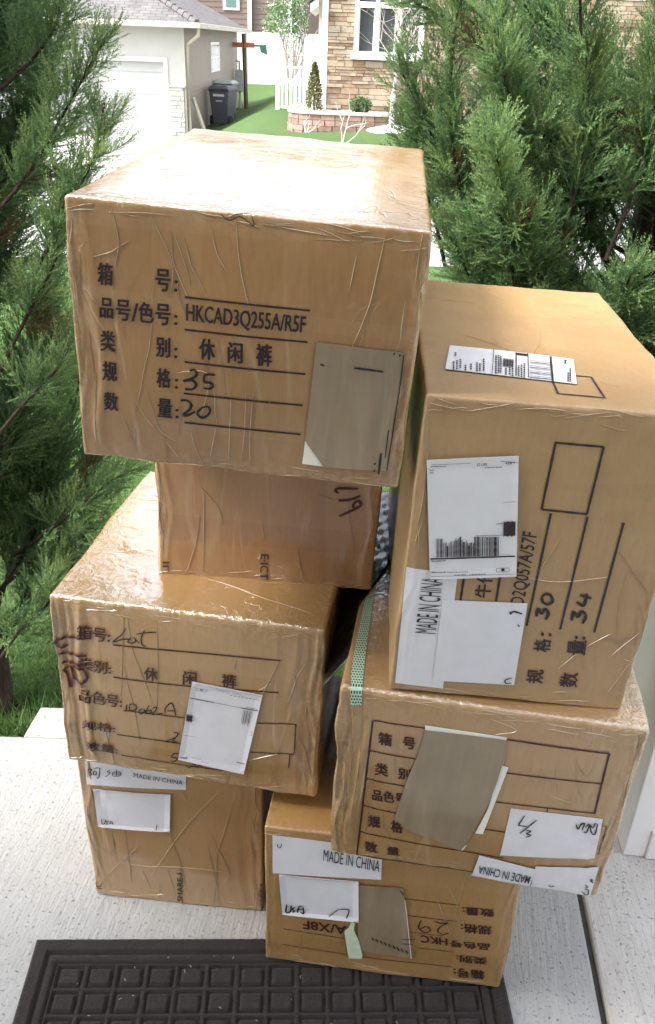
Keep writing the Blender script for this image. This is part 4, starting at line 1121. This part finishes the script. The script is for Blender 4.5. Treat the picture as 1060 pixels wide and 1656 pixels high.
# lapped siding on the side wall
sd = MB(); nlap = 24; lh = (GE - GZ) / nlap
for i in range(nlap):
    z0 = GZ + i * lh; z1 = z0 + lh
    sd.hexa([q(GX - .15, GY0 + .02, z0), q(GX + .018, GY0 + .02, z0), q(GX + .018, GY1, z0), q(GX - .15, GY1, z0), q(GX - .15, GY0 + .02, z1), q(GX, GY0 + .02, z1), q(GX, GY1, z1), q(GX - .15, GY1, z1)])
sd.build('siding', SIDING, gar)
bx(gar, GX - .02, GX + .03, GY0 - .01, GY0 + .018, GZ, GE, 'corner_board', GUTTER)
# hip roof
EX, EY0, EY1, ez = GX + .42, GY0 - .42, GY1 + .42, GE + .06
sl = .5; dep = (EY1 - EY0) / 2
A, B2 = (EX, EY0, ez), (EX, EY1, ez); R1 = (EX - dep, EY0 + dep, ez + dep * sl); FL = (-20, EY0, ez); RL = (-20, EY0 + dep, ez + dep * sl); BL = (-20, EY1, ez)
rl = math.hypot(dep, dep * sl)
m = MB(); m.add([q(*p) for p in (FL, A, R1, RL)], [(0, 1, 2, 3)]); m.add([q(*p) for p in (A, B2, R1)], [(0, 1, 2)]); m.add([q(*p) for p in (B2, BL, RL, R1)], [(0, 1, 2, 3)])
rf = m.build('roof', SHINGLE, gar); uvquad(rf, [(-20, 0), (EX, 0), (EX - dep, rl), (-20, rl), (EY0, 0), (EY1, 0), (EY0 + dep, rl), (0, 0), (16, 0), (16, rl), (dep, rl)])
hp = MB()
for k in range(40):
    t0 = k / 40; t1 = (k + 1.25) / 40
    a, b = Vector(A).lerp(Vector(R1), t0), Vector(A).lerp(Vector(R1), t1); hp.tube([q(*(a + Vector((0, 0, .012)))), q(*(b + Vector((0, 0, .0))))], [.1, .085], 6)
hp.build('hip_cap', SHINGLE, rf).data.uv_layers.new(name='UVMap')
bx(gar, -20, EX - .02, EY0 + .02, GY0 - .001, GE - .03, GE + .03, 'soffit', GUTTER)
bx(gar, GX + .02, EX - .02, GY0, EY1, GE - .03, GE + .03, 'soffit', GUTTER)
bx(gar, -20, EX + .1, EY0 - .1, EY0 + .018, ez - .1, ez + .02, 'gutter', GUTTER, .02)
bx(gar, EX - .018, EX + .1, EY0 + .02, EY1 + .1, ez - .1, ez + .02, 'gutter', GUTTER, .02)
MB().tube([q(EX + .02, GY0 - .25, ez - .1), q(EX + .0, GY0 - .25, ez - .25), q(GX + .1, GY0 + .1, ez - .45), q(GX + .08, GY0 + .1, ez - .6), q(GX + .08, GY0 + .1, GZ + .2), q(GX + .35, GY0 + .1, GZ + .05)], .045, 8).build('downspout', GUTTER, gar)
MB().tube([q(GX + .13, GY0 + .4, GZ + .95), q(GX + .45, GY0 + .4, GZ + .02)], .05, 4).build('downspout_extension', GUTTER, gar)
w0, w1 = at(337, 70, 29), at(349, 109, 29)
wy0, wy1 = 28.6, 30.6; wz0, wz1 = .62, 1.42
wn_ = bx(gar, GX + .0, GX + .05, wy0, wy1, wz0, wz1, 'window', WHITE)
bx(wn_, GX + .051, GX + .056, wy0 + .1, wy1 - .1, (wz0 + wz1) / 2 + .02, wz1 - .07, 'pane', plain('pane_sky', (.3, .33, .32), .1, .1)); bx(wn_, GX + .051, GX + .056, wy0 + .1, wy1 - .1, wz0 + .07, (wz0 + wz1) / 2 - .02, 'pane', bpy.data.materials['pane_sky'])

# trash carts by the side wall
def cart(label, x, y, h, mat, lidmat, rz=0.0):
    z = float(gz(np.array(x), np.array(y)))
    r = thing('trash_cart', label, 'trash can', (x, y, z)); r.rotation_euler = (0, 0, rz)
    m = MB(); w0, w1, d0, d1 = .23, .31, .25, .36
    m.hexa([(-w0, -d0, .03), (w0, -d0, .03), (w0, d0, .03), (-w0, d0, .03), (-w1, -d1, h), (w1, -d1, h), (w1, d1, h), (-w1, d1, h)])
    m.box(-w1 - .02, w1 + .02, -d1 - .02, d1 + .02, h - .06, h)
    m.build('body', mat, r, bevel=.03)
    m = MB(); m.hexa([(-w1 - .03, -d1 - .05, h + .003), (w1 + .03, -d1 - .05, h + .003), (w1 + .03, d1 + .05, h + .003), (-w1 - .03, d1 + .05, h + .003), (-w1 * .8, -d1 * .8, h + .09), (w1 * .8, -d1 * .8, h + .09), (w1 * .8, d1 * .8, h + .09), (-w1 * .8, d1 * .8, h + .09)])
    m.build('lid', lidmat, r, bevel=.02)
    for s in (-1, 1): MB().tube([(s * (w0 + .03), d0 * -.7, .13), (s * (w0 + .085), d0 * -.7, .13)], .13, 16).build('wheel', plain('wheel_rubber', (.02, .02, .022), .7), r)
    MB().tube([(-w1, d1 + .06, h - .05), (w1, d1 + .06, h - .05)], .018, 8).build('handle', mat, r)
    m = MB(); m.box(-.17, .17, -.345, -.335, h * .80, h * .9); m.box(-.1, .1, -.325, -.318, h * .66, h * .78); m.build('sticker', PAPER, r)
    return r
CARTM = plain('charcoal_plastic', (.085, .09, .105), .5, .1)
a_ = at(354, 198, 28)
cart('charcoal wheeled trash cart with a white sticker beside the garage wall', -3.50, 27.6, .95, CARTM, CARTM, -.25)
cart('second trash cart with a pale grey-green lid standing behind the charcoal one', -3.64, 29.4, 1.05, plain('grey_plastic', (.12, .14, .14), .5), plain('pale_lid_plastic', (.35, .4, .36), .5), -.15)
r = thing('utility_meter', 'grey utility box and pipe at the back corner of the garage wall', 'meter', (-3.82, 34.6, -.70))
MB().box(-.1, .2, -.15, .15, .55, 1.25).build('meter_box', plain('galvanised', (.33, .34, .34), .5), r, bevel=.02); MB().tube([(.05, 0, 0), (.05, 0, .55)], .045, 8).build('pipe', bpy.data.materials['galvanised'], r)
MB().tube([(.05, 0, 1.25), (.05, 0, 1.5), (-.08, 0, 1.55)], .035, 8).build('conduit', bpy.data.materials['galvanised'], r)

# swing set
r = thing('swing_set', 'wooden swing set post with an orange beam and green bracket in the back yard', 'swing set', (at(395.5, 155, 34).x, 34.6, float(gz(np.array(-3.5), np.array(34.6)))))
pz = r.location.z
MB().tube([(0, 0, 0), (-.06, 0, at(391, 54, 34.6).z - pz)], .075, 4).build('post', plain('dark_timber', (.09, .065, .045), .8, .25, 6), r)
hz_ = at(392, 72, 34.6).z - pz
MB().box(-1.2, .32, -.05, .05, hz_ - .09, hz_ + .07).build('beam', plain('orange_timber', (.42, .13, .05), .6), r)
m = MB(); m.box(.32, .62, -.04, .04, hz_ - .05, hz_ + .01); m.hexa([(.55, -.05, hz_ - .22), (.78, -.05, hz_ - .3), (.78, .05, hz_ - .3), (.55, .05, hz_ - .22), (.5, -.05, hz_), (.74, -.05, hz_ + .02), (.74, .05, hz_ + .02), (.5, .05, hz_)]); m.build('bracket', plain('dark_green_plastic', (.03, .1, .07), .5), r)

# white privacy fence at the back
fz = -.2; fy = 42
fh = at(420, 52, fy).z
r = thing('privacy_fence', 'tall white vinyl privacy fence across the back yard', 'fence', (-4.2, fy, fz))
VIN = plain('white_vinyl', (.66, .66, .655), .4, .03, 2)
for i in range(5):
    x0 = i * 2.4 - 2.6
    MB().box(x0, x0 + .13, -.065, .065, -.2, fh - fz + .06).build('post', VIN, r)
    m = MB()
    for k in range(15): m.box(x0 + .132 + k * .151, x0 + .132 + k * .151 + .147, -.02, .02, 0, fh - fz)
    m.build('panel', VIN, r)
# brown house behind the fence
bh = thing('brown_house', 'brown sided house rising behind the white privacy fence', 'building', (-5, 52, -.3))
q2 = L_(bh); m = MB()
BR = plain('brown_siding', (.15, .105, .09), .6, .1, 1.5)
for i in range(34):
    z0 = -.3 + i * .25; m.hexa([(-12, 0 - .02, z0 + .3), (8, -.02, z0 + .3), (8, 8, z0 + .3), (-12, 8, z0 + .3), (-12, 0, z0 + .55), (8, 0, z0 + .55), (8, 8, z0 + .55), (-12, 8, z0 + .55)])
m.build('wall', BR, bh)
a_ = at(404, 20, 51.8).x + 5
MB().box(a_ - .1, a_ + .1, -.2, -.025, 0, 8).build('downspout', WHITE, bh)
MB().box(a_ + 1.9, a_ + 4.6, -1.2, -.03, 0, 8).build('wing', plain('dark_brown_siding', (.09, .062, .055), .6, .15, 2), bh)
b_ = at(517, 10, 50.6).x + 5; 
MB().box(b_ - 1.6, b_ - 1.4, -1.4, -1.205, 0, 8).build('corner_board', WHITE, bh)
xw0, xw1, zw = at(366, 12, 52).x + 5, at(383, 12, 52).x + 5, at(375, 12, 52).z + .3
wnd = MB().box(xw0 - .15, xw1 + .15, -.08, -.025, zw - .12, zw + 2.2).build('window', WHITE, bh); MB().box(xw0, xw1, -.1, -.083, zw, zw + 2).build('pane', plain('green_glass', (.12, .2, .19), .1), wnd)
MB().hexa([(-13, -1, 8.9), (9, -1, 8.9), (9, 9, 8.9), (-13, 9, 8.9), (-13, 3.5, 11), (9, 3.5, 11), (9, 4.5, 11), (-13, 4.5, 11)]).build('roof', plain('brown_shingles', (.12, .1, .09), .9), bh)

# ------------------------------------------------------------------ generic small plants
def stems(m, p, d, L, r, rng, depth, tips, curl=.25, n=4, kids=3):
    pts = [np.array(p)]; d = np.array(d, float)
    for i in range(n):
        d = d + rng.normal(0, curl, 3) * .4; d /= np.linalg.norm(d); pts.append(pts[-1] + d * L / n)
    m.tube(pts, [r * (1 - .55 * k / n) for k in range(n + 1)], 5, cap=False)
    if depth == 0: tips.append((pts[-1], d)); return
    for k in range(kids):
        b = pts[rng.randint(n // 2, n + 1)]; dd = d + rng.normal(0, .5, 3) + np.array([0, 0, .25]); dd /= np.linalg.norm(dd)
        stems(m, b, dd, L * rng.uniform(.55, .8), r * .55, rng, depth - 1, tips, curl, n, kids)
def leaf_cloud(rng, n, fn, size, up=.3):
    c = np.array([fn(rng) for _ in range(n)]); a = rng.normal(size=(n, 3)); a[:, 2] += up; a /= np.linalg.norm(a, axis=1, keepdims=True)
    b = np.cross(a, rng.normal(size=(n, 3))); b /= np.linalg.norm(b, axis=1, keepdims=True); s = size * rng.uniform(.6, 1.3, (n, 1))
    return np.stack([c - b * s * .35, c + b * s * .35, c + a * s], 1)
def shrub(name, label, loc, fn, n, size, mat, seed, tips=.0, cat='shrub', stem=True):
    rng = np.random.RandomState(seed); r = thing(name, label, cat, loc); P = leaf_cloud(rng, n, fn, size)
    tris('foliage', P, np.clip(rng.normal(.5, .2, n), .05, 1).repeat(3), mat, r)
    if stem:
        m = MB(); m.tube([(0, 0, -.02), (0, 0, .3)], .02, 6); m.build('stem', BARK, r)
    return r
SHR = leafmat('shrub_leaf', [(0, (.04, .07, .03)), (.5, (.08, .14, .06)), (1, (.18, .24, .1))], .25)
OLIVE = leafmat('olive_leaf', [(0, (.05, .055, .015)), (.5, (.105, .115, .03)), (1, (.19, .17, .06))], .3)
YEL = leafmat('golden_leaf', [(0, (.10, .11, .02)), (.5, (.22, .21, .04)), (1, (.36, .31, .07))], .3)
BLOS = leafmat('blossom', [(0, (.05, .12, .04)), (.45, (.1, .2, .06)), (.68, (.2, .28, .12)), (.7, (.75, .75, .72)), (1, (.85, .84, .82))], .3)
def ball(rx, ry, rz, cz):
    def f(rng):
        while True:
            v = rng.uniform(-1, 1, 3)
            if .25 < np.linalg.norm(v) < 1: return np.array([v[0] * rx, v[1] * ry, cz + v[2] * rz]) * (1 + .0)
    return f
# flowering tree before the fence
fp_ = at(470, 80, 39)
r = thing('flowering_tree', 'small multi stemmed tree with white blossom before the white fence', 'tree', (fp_.x, 39, float(gz(np.array(fp_.x), np.array(39.)))))
m = MB(); tips = []; rng = np.random.RandomState(4)
for k in range(6): stems(m, (0, 0, 0), (rng.normal(0, .25), rng.normal(0, .25), 1), 1.7, .05, rng, 1, tips)
m.build('trunk', plain('grey_bark', (.3, .27, .24), .8), r)
cz_ = at(474, 30, 39).z - r.location.z
cl_ = [ball(.85, .8, 1.0, cz_)(rng) for _ in range(38)]
P = leaf_cloud(rng, 2300, lambda g: cl_[g.randint(38)] + g.normal(0, .16, 3), .09)
tris('crown', P, np.clip(rng.normal(.5, .2, len(P)), 0, 1).repeat(3), BLOS, r)
r2 = shrub('flowering_shrub', 'low white blossoming shrub against the brown house, left of the flowering tree', (at(447, 48, 45).x, 45, 0), ball(.7, .6, .7, at(447, 46, 45).z), 900, .1, BLOS, 12)

# ------------------------------------------------------------------ stone house on the right
SHX, SHY, SHZ = at(528, 150, 20).x, 20.0, .3
sh = thing('stone_house', 'tan stone house front with white framed windows behind the bare tree', 'building', (SHX, SHY, SHZ))
q3 = L_(sh)
WX0, WX1, WZ0 = at(577, 80, 20).x, at(676, 80, 20).x, at(600, 84, 20).z
t = NT('ledge_stone'); f = t.n('Attribute', attribute_name='tint').outputs['Fac']
col = t.ramp(f, [(0, (.10, .055, .035)), (.2, (.23, .14, .085)), (.45, (.33, .245, .165)), (.7, (.4, .32, .235)), (.85, (.26, .21, .17)), (1, (.47, .4, .3))])
col = t.mix(.3, col, t.ramp(t.noise(t.coord(), 12, 5, .7), [(.3, (.14, .09, .055)), (.7, (.5, .41, .3))]))
t.bs(Base_Color=col, Roughness=.9, Normal=t.bump(t.noise(t.coord(), 30, 4), .5, .01)); LEDGE = t.m
def stonewall(parent, x0, x1, z0, z1, hole, seed, name='stone_cladding'):
    rg = random.Random(seed); m = MB(); tint = []; z = z0
    while z < z1:
        h = rg.choice((.055, .075, .09, .12)); x = x0 - rg.uniform(0, .3)
        while x < x1:
            w = rg.uniform(.12, .48); a, b = max(x, x0), min(x + w, x1); x += w
            if b - a < .03: continue
            segs = [(a, b)]
            if z + h > hole[2] and z < hole[3]:
                segs = [s_ for s_ in ((a, min(b, hole[0])), (max(a, hole[1]), b)) if s_[1] - s_[0] > .02]
            for a2, b2 in segs:
                y = -rg.uniform(.03, .075); m.box(a2 + .004, b2 - .004, y, -.001, z + .004, z + h - .004); tint += [rg.random()] * 8
        z += h
    o = m.build(name, LEDGE, parent); at_ = o.data.attributes.new('tint', 'FLOAT', 'POINT'); at_.data.foreach_set('value', np.array(tint, np.float32)); return o
lx = sh.location.x
hole = (WX0 - .06 - lx, WX1 + .1 - lx, WZ0 - .12 - SHZ, 9)
stonewall(sh, .0, 7.5, -.1, 3.6, hole, 2)
MB().box(.0, hole[0], .002, 6, -.3, 3.6).build('wall', plain('mortar', (.32, .28, .23), .9), sh)
MB().box(hole[0] + .001, hole[1], .002, 6, -.3, hole[2]).build('wall', bpy.data.materials['mortar'], sh); MB().box(hole[1] + .001, 7.5, .002, 6, -.3, 3.6).build('wall', bpy.data.materials['mortar'], sh)
MB().box(-.13, -.002, -.06, .1, -.25, 3.6).build('corner_board', WHITE, sh)
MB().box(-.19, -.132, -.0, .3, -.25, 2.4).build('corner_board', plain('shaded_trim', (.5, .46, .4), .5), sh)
# triple window with a transom
wf = MB(); zt_ = at(600, 8, 20).z - SHZ; x0, x1, z0, z1 = hole[0], hole[1], hole[2], 3.2
fw = .075
xs_ = [x0, at(610, 40, 20).x - lx - fw / 2, at(644.5, 40, 20).x - lx - fw / 2, x1 - fw]
for x in xs_: wf.box(x, x + fw, -.09, .1, z0 + .1, z1)
wf.box(x0 - .05, x1 + .05, -.13, .1, z0 - .02, z0 + .098)
for a, b in zip(xs_[:-1], xs_[1:]): wf.box(a + fw + .001, b - .001, -.085, .1, zt_ - .05, zt_ + .05)
wo_ = wf.build('window', WHITE, sh)
t = NT('dark_glass'); t.bs(Base_Color=(.06, .065, .07, 1), Roughness=.08, Normal=t.bump(t.noise(t.coord(), 1.5, 2), .05, .05)); DG = t.m
for a, b in zip(xs_[:-1], xs_[1:]):
    MB().box(a + fw + .002, b - .002, .02, .04, z0 + .1, zt_ - .052).build('pane', DG, wo_); MB().box(a + fw + .002, b - .002, .02, .04, zt_ + .052, z1).build('pane', DG, wo_)
    mm = MB(); mm.box(a + fw + .002, a + fw + .03, -.02, .019, z0 + .1, zt_ - .052); mm.box(b - .03, b - .002, -.02, .019, z0 + .1, zt_ - .052); mm.box(a + fw + .031, b - .031, -.02, .019, z0 + .1, z0 + .13); mm.build('sash', WHITE, wo_)
MB().hexa([(-.75, -.45, 2.05), (8, -.45, 3.6), (8, 6.4, 3.6), (-.75, 6.4, 2.05), (-.75, -.45, 2.2), (8, -.45, 3.8), (8, 6.4, 3.8), (-.75, 6.4, 2.2)]).build('roof', plain('house_eave', (.55, .5, .44), .6), sh) if False else None
m = MB(); zr = at(515, 14, 19.7).z - SHZ
m.hexa([(-.36, -.35, zr - .06), (-.195, -.35, zr + .05), (-.195, 3, zr + .05), (-.36, 3, zr - .06), (-.36, -.35, zr + .08), (-.195, -.35, zr + .2), (-.195, 3, zr + .2), (-.36, 3, zr + .08)]); m.build('eave', WHITE, sh)
m = MB(); m.hexa([(-.42, -.4, zr + .085), (-.19, -.4, zr + .23), (-.19, 3, zr + .23), (-.42, 3, zr + .085), (-.42, -.4, zr + .13), (-.19, -.4, zr + .28), (-.19, 3, zr + .28), (-.42, 3, zr + .13)]); m.build('roof_edge', SHINGLE, sh).data.uv_layers.new(name='UVMap')

# planting bed and block retaining wall
t = NT('gravel'); v = t.coord(); n = t.noise(v, 40, 4, .8)
t.bs(Base_Color=t.ramp(n, [(.3, (.36, .31, .26)), (.5, (.6, .55, .49)), (.7, (.75, .72, .68))]), Roughness=.9, Normal=t.bump(n, .9, .03)); GRAV = t.m
rwpts = [(-1.05, 21.4), (-1.12, 20.2), (-1.10, 19.55), (-.9, 19.15), (-.5, 19.02), (.2, 19.0), (1.0, 19.05), (2.0, 19.2), (3.4, 19.4), (6, 19.6)]
rp = catmull([np.array(p) for p in rwpts], 12); TOP = .30
m = MB(); m.add([(*p, TOP - .02) for p in rp] + [(6, 22), ] and [(p[0], p[1] + .02, TOP - .02) for p in rp] + [(6, 21.5, TOP - .02)], [tuple(range(len(rp) + 1))][:1])
bed = m.build('gravel_bed', GRAV); struct(bed)
rw = thing('retaining_wall', 'low curved reddish block retaining wall before the stone house', 'wall', (-1.1, 19.2, 0.0))
seg = np.concatenate([[0], np.cumsum([np.linalg.norm(b - a) for a, b in zip(rp[:-1], rp[1:])])])
pos = lambda s: np.array([np.interp(s, seg, [p[0] for p in rp]), np.interp(s, seg, [p[1] for p in rp])])
m = MB(); tint = []; rg = random.Random(6); rows = 6; rh = .105
for r_ in range(rows):
    s = -.1 * (r_ % 2); z0 = TOP - .05 - (r_ + 1) * rh
    while s < seg[-1]:
        w = rg.uniform(.2, .34); a, b = pos(max(s, 0) + .006), pos(min(s + w, seg[-1]) - .006); s += w
        d = b - a
        if np.linalg.norm(d) < .02: continue
        n_ = np.array([d[1], -d[0]]) / np.linalg.norm(d); k = rg.uniform(0, .015) + r_ * .012
        f0, f1, g0, g1 = a + n_ * k, b + n_ * k, a - n_ * .12, b - n_ * .12
        o_ = np.array([rw.location.x, rw.location.y]); P = [f0 - o_, f1 - o_, g1 - o_, g0 - o_]
        m.hexa([(*p, z0 + .004) for p in P] + [(*p, z0 + rh - .004) for p in P]); tint += [rg.random()] * 8
t = NT('retaining_block'); f = t.n('Attribute', attribute_name='tint').outputs['Fac']
col = t.ramp(f, [(0, (.14, .075, .06)), (.5, (.22, .125, .10)), (1, (.30, .19, .155))]); col = t.mix(.3, col, t.ramp(t.noise(t.coord(), 14, 5, .7), [(.3, (.14, .08, .06)), (.7, (.5, .38, .32))]))
t.bs(Base_Color=col, Roughness=.9, Normal=t.bump(t.noise(t.coord(), 40, 4), .6, .01))
o = m.build('blocks', t.m, rw); a = o.data.attributes.new('tint', 'FLOAT', 'POINT'); a.data.foreach_set('value', np.array(tint, np.float32))
m = MB(); o_ = np.array([rw.location.x, rw.location.y])
for i in range(len(rp) - 1):
    a, b = rp[i], rp[i + 1]; d = b - a; n_ = np.array([d[1], -d[0]]) / np.linalg.norm(d); P = [a + n_ * .03 - o_, b + n_ * .03 - o_, b - n_ * .14 - o_, a - n_ * .14 - o_]
    m.hexa([(*p, TOP - .048) for p in P] + [(*p, TOP + .005) for p in P])
m.build('cap', plain('cap_stone', (.5, .42, .37), .9, .2, 6), rw)

def loc(px, py, Y, z=None):
    p = at(px, py, Y); return (p.x, Y, float(gz(np.array(p.x), np.array(Y))) if z is None else z)
shrub('arborvitae', 'small olive green upright evergreen at the left end of the planting bed', loc(508, 175, 19.65, TOP - .03), lambda rng: (lambda h, a, r: np.array([math.cos(a) * r, math.sin(a) * r, h]))(*(lambda h: (h, rng.uniform(0, 6.28), (.17 * (1 - (h / .92) ** 2) + .02) * rng.uniform(.4, 1)))(rng.uniform(.03, .9))), 1500, .05, OLIVE, 31)
shrub('low_juniper', 'low grey-green juniper under the stone house window, left of the bare tree', loc(583, 170, 19.5, TOP - .03), ball(.24, .2, .15, .15), 900, .06, SHR, 32)
shrub('low_juniper', 'low grey-green juniper in the bed right of the bare tree', loc(660, 172, 19.5, TOP - .03), ball(.26, .2, .15, .15), 900, .06, SHR, 33)

# bare young tree in a ring of white stones
lx0 = at(632, 218, 18)
bt = thing('bare_tree', 'leafless young tree with pale trunk standing in a white stone ring', 'tree', (lx0.x, 18, float(gz(np.array(lx0.x), np.array(18.)))))
m = MB(); tips = []; rng = np.random.RandomState(14)
th = at(640, 60, 18).z - bt.location.z
m.tube([(0, 0, 0), (.01, 0, th * .3), (.05, 0, th * .7), (.07, 0, th * 1.0), (.1, 0, th * 1.7)], [.05, .045, .038, .03, .008], 8)
for k in range(26):
    z0 = th * rng.uniform(.6, 1.5); az = rng.uniform(0, 6.28); stems(m, (.055 + .02 * (z0 / th - .6), 0, z0), (math.cos(az) * .8, math.sin(az) * .8, .75), rng.uniform(.45, .8), .012, rng, 2, tips, kids=3)
m.build('trunk', plain('pale_bark', (.42, .37, .33), .8, .15, 10), bt)
m = MB(); m.tube([(0, 0, -.01), (.012, 0, th * .42)], [.056, .05], 10); m.build('trunk_guard', VIN, bt)
rg = random.Random(9); m = MB(); c0 = loc(628, 219, 18)
for k in range(420):
    a, r_ = rg.uniform(0, 6.28), .40 * math.sqrt(rg.random()); s = rg.uniform(.02, .045); x, y = math.cos(a) * r_, math.sin(a) * r_ * .9; z = float(gz(np.array(c0[0] + x), np.array(18 + y))) - c0[2] + .06 * (1 - r_ / .45)
    m.hexa([(x - s, y - s * .7, z), (x + s * .8, y - s, z), (x + s, y + s * .8, z), (x - s * .7, y + s, z), (x - s * .6, y - s * .5, z + s), (x + s * .5, y - s * .6, z + s * 1.1), (x + s * .6, y + s * .4, z + s), (x - s * .4, y + s * .6, z + s * .9)])
ring = m.build('white_stones', plain('white_stone', (.8, .79, .76), .8, .08, 20), loc=c0); ring['kind'] = 'stuff'; tag(ring, 'ring of white stones round the bare tree', 'stones')

# picket fence sections beside the house
def picket(label, x0, y0, x1, y1, z, h):
    r = thing('picket_fence', label, 'fence', (x0, y0, z)); L = math.hypot(x1 - x0, y1 - y0); r.rotation_euler = (0, 0, math.atan2(y1 - y0, x1 - x0))
    for x in (0, L): MB().box(x - .05, x + .05, -.05, .05, -.1, h + .06).build('post', VIN, r)
    m = MB(); n = max(2, int(L / .12))
    for i in range(n): x = .07 + i * (L - .14) / n; m.box(x, x + .075, -.012, .012, .06, h - .35)
    m.build('pickets', VIN, r)
    for a, b in ((h - .35, h - .27), (0, .058), (h - .045, h)): MB().box(.051, L - .051, -.02, .02, a, b).build('rail', VIN, r)
    m = MB()
    for i in range(n): x = .07 + i * (L - .14) / n; m.box(x, x + .03, -.01, .01, h - .268, h - .047)
    m.build('top_slats', VIN, r)
pz = at(449, 175, 23); ph = at(448, 106, 23).z - pz.z
picket('white picket fence facing the lawn, beside the left corner of the stone house', pz.x, 23, at(522, 170, 23).x, 23.05, pz.z, ph)
r = thing('side_fence', 'white fence running back along the yard behind the picket fence', 'fence', (at(520, 100, 24).x, 24.2, pz.z))
m = MB(); n = 40
for i in range(n):
    y0 = i * .42; m.box(-.015 - .03 * i, .015 - .03 * i, y0, y0 + .4, -.1, at(505, 84, 24.2).z - pz.z + .01 * i)
m.build('panel', VIN, r)
for i in range(0, 40, 6): MB().box(-.05 - .03 * i, .05 - .03 * i, i * .42 - .019, i * .42 - .001, -.1, at(505, 80, 24.2).z - pz.z + .01 * i).build('post', VIN, r)

# bare pale twigs on the far lawn, and a golden evergreen beyond the porch
def twigs(label, px, py, Y, sd, h):
    p = loc(px, py, Y); r = thing('bare_shrub', label, 'shrub', p); m = MB(); tips = []; rng = np.random.RandomState(sd)
    for k in range(3): stems(m, (0, 0, -.05), (rng.normal(.25, .3), 0, 1), h, .014, rng, 1, tips, .45, 5, 2)
    m.build('stem', plain('pale_twig', (.55, .5, .43), .8, .1), r)
twigs('bare pale twigs on the lawn below the retaining wall', 552, 228, 16.5, 3, .55)
twigs('short bare twigs at the left end of the retaining wall', 495, 216, 18.2, 5, .28)
shrub('golden_evergreen', 'yellow-green narrow evergreen seen between the top carton and the right juniper', loc(728, 520, 3.6), lambda rng: (lambda h, a, r: np.array([math.cos(a) * r, math.sin(a) * r, h]))(*(lambda h: (h, rng.uniform(0, 6.28), (.07 * (1 - (h / .52) ** 2) + .01) * rng.uniform(.3, 1)))(rng.uniform(.0, .5))), 2600, .022, YEL, 41)
bpy.context.view_layer.update()
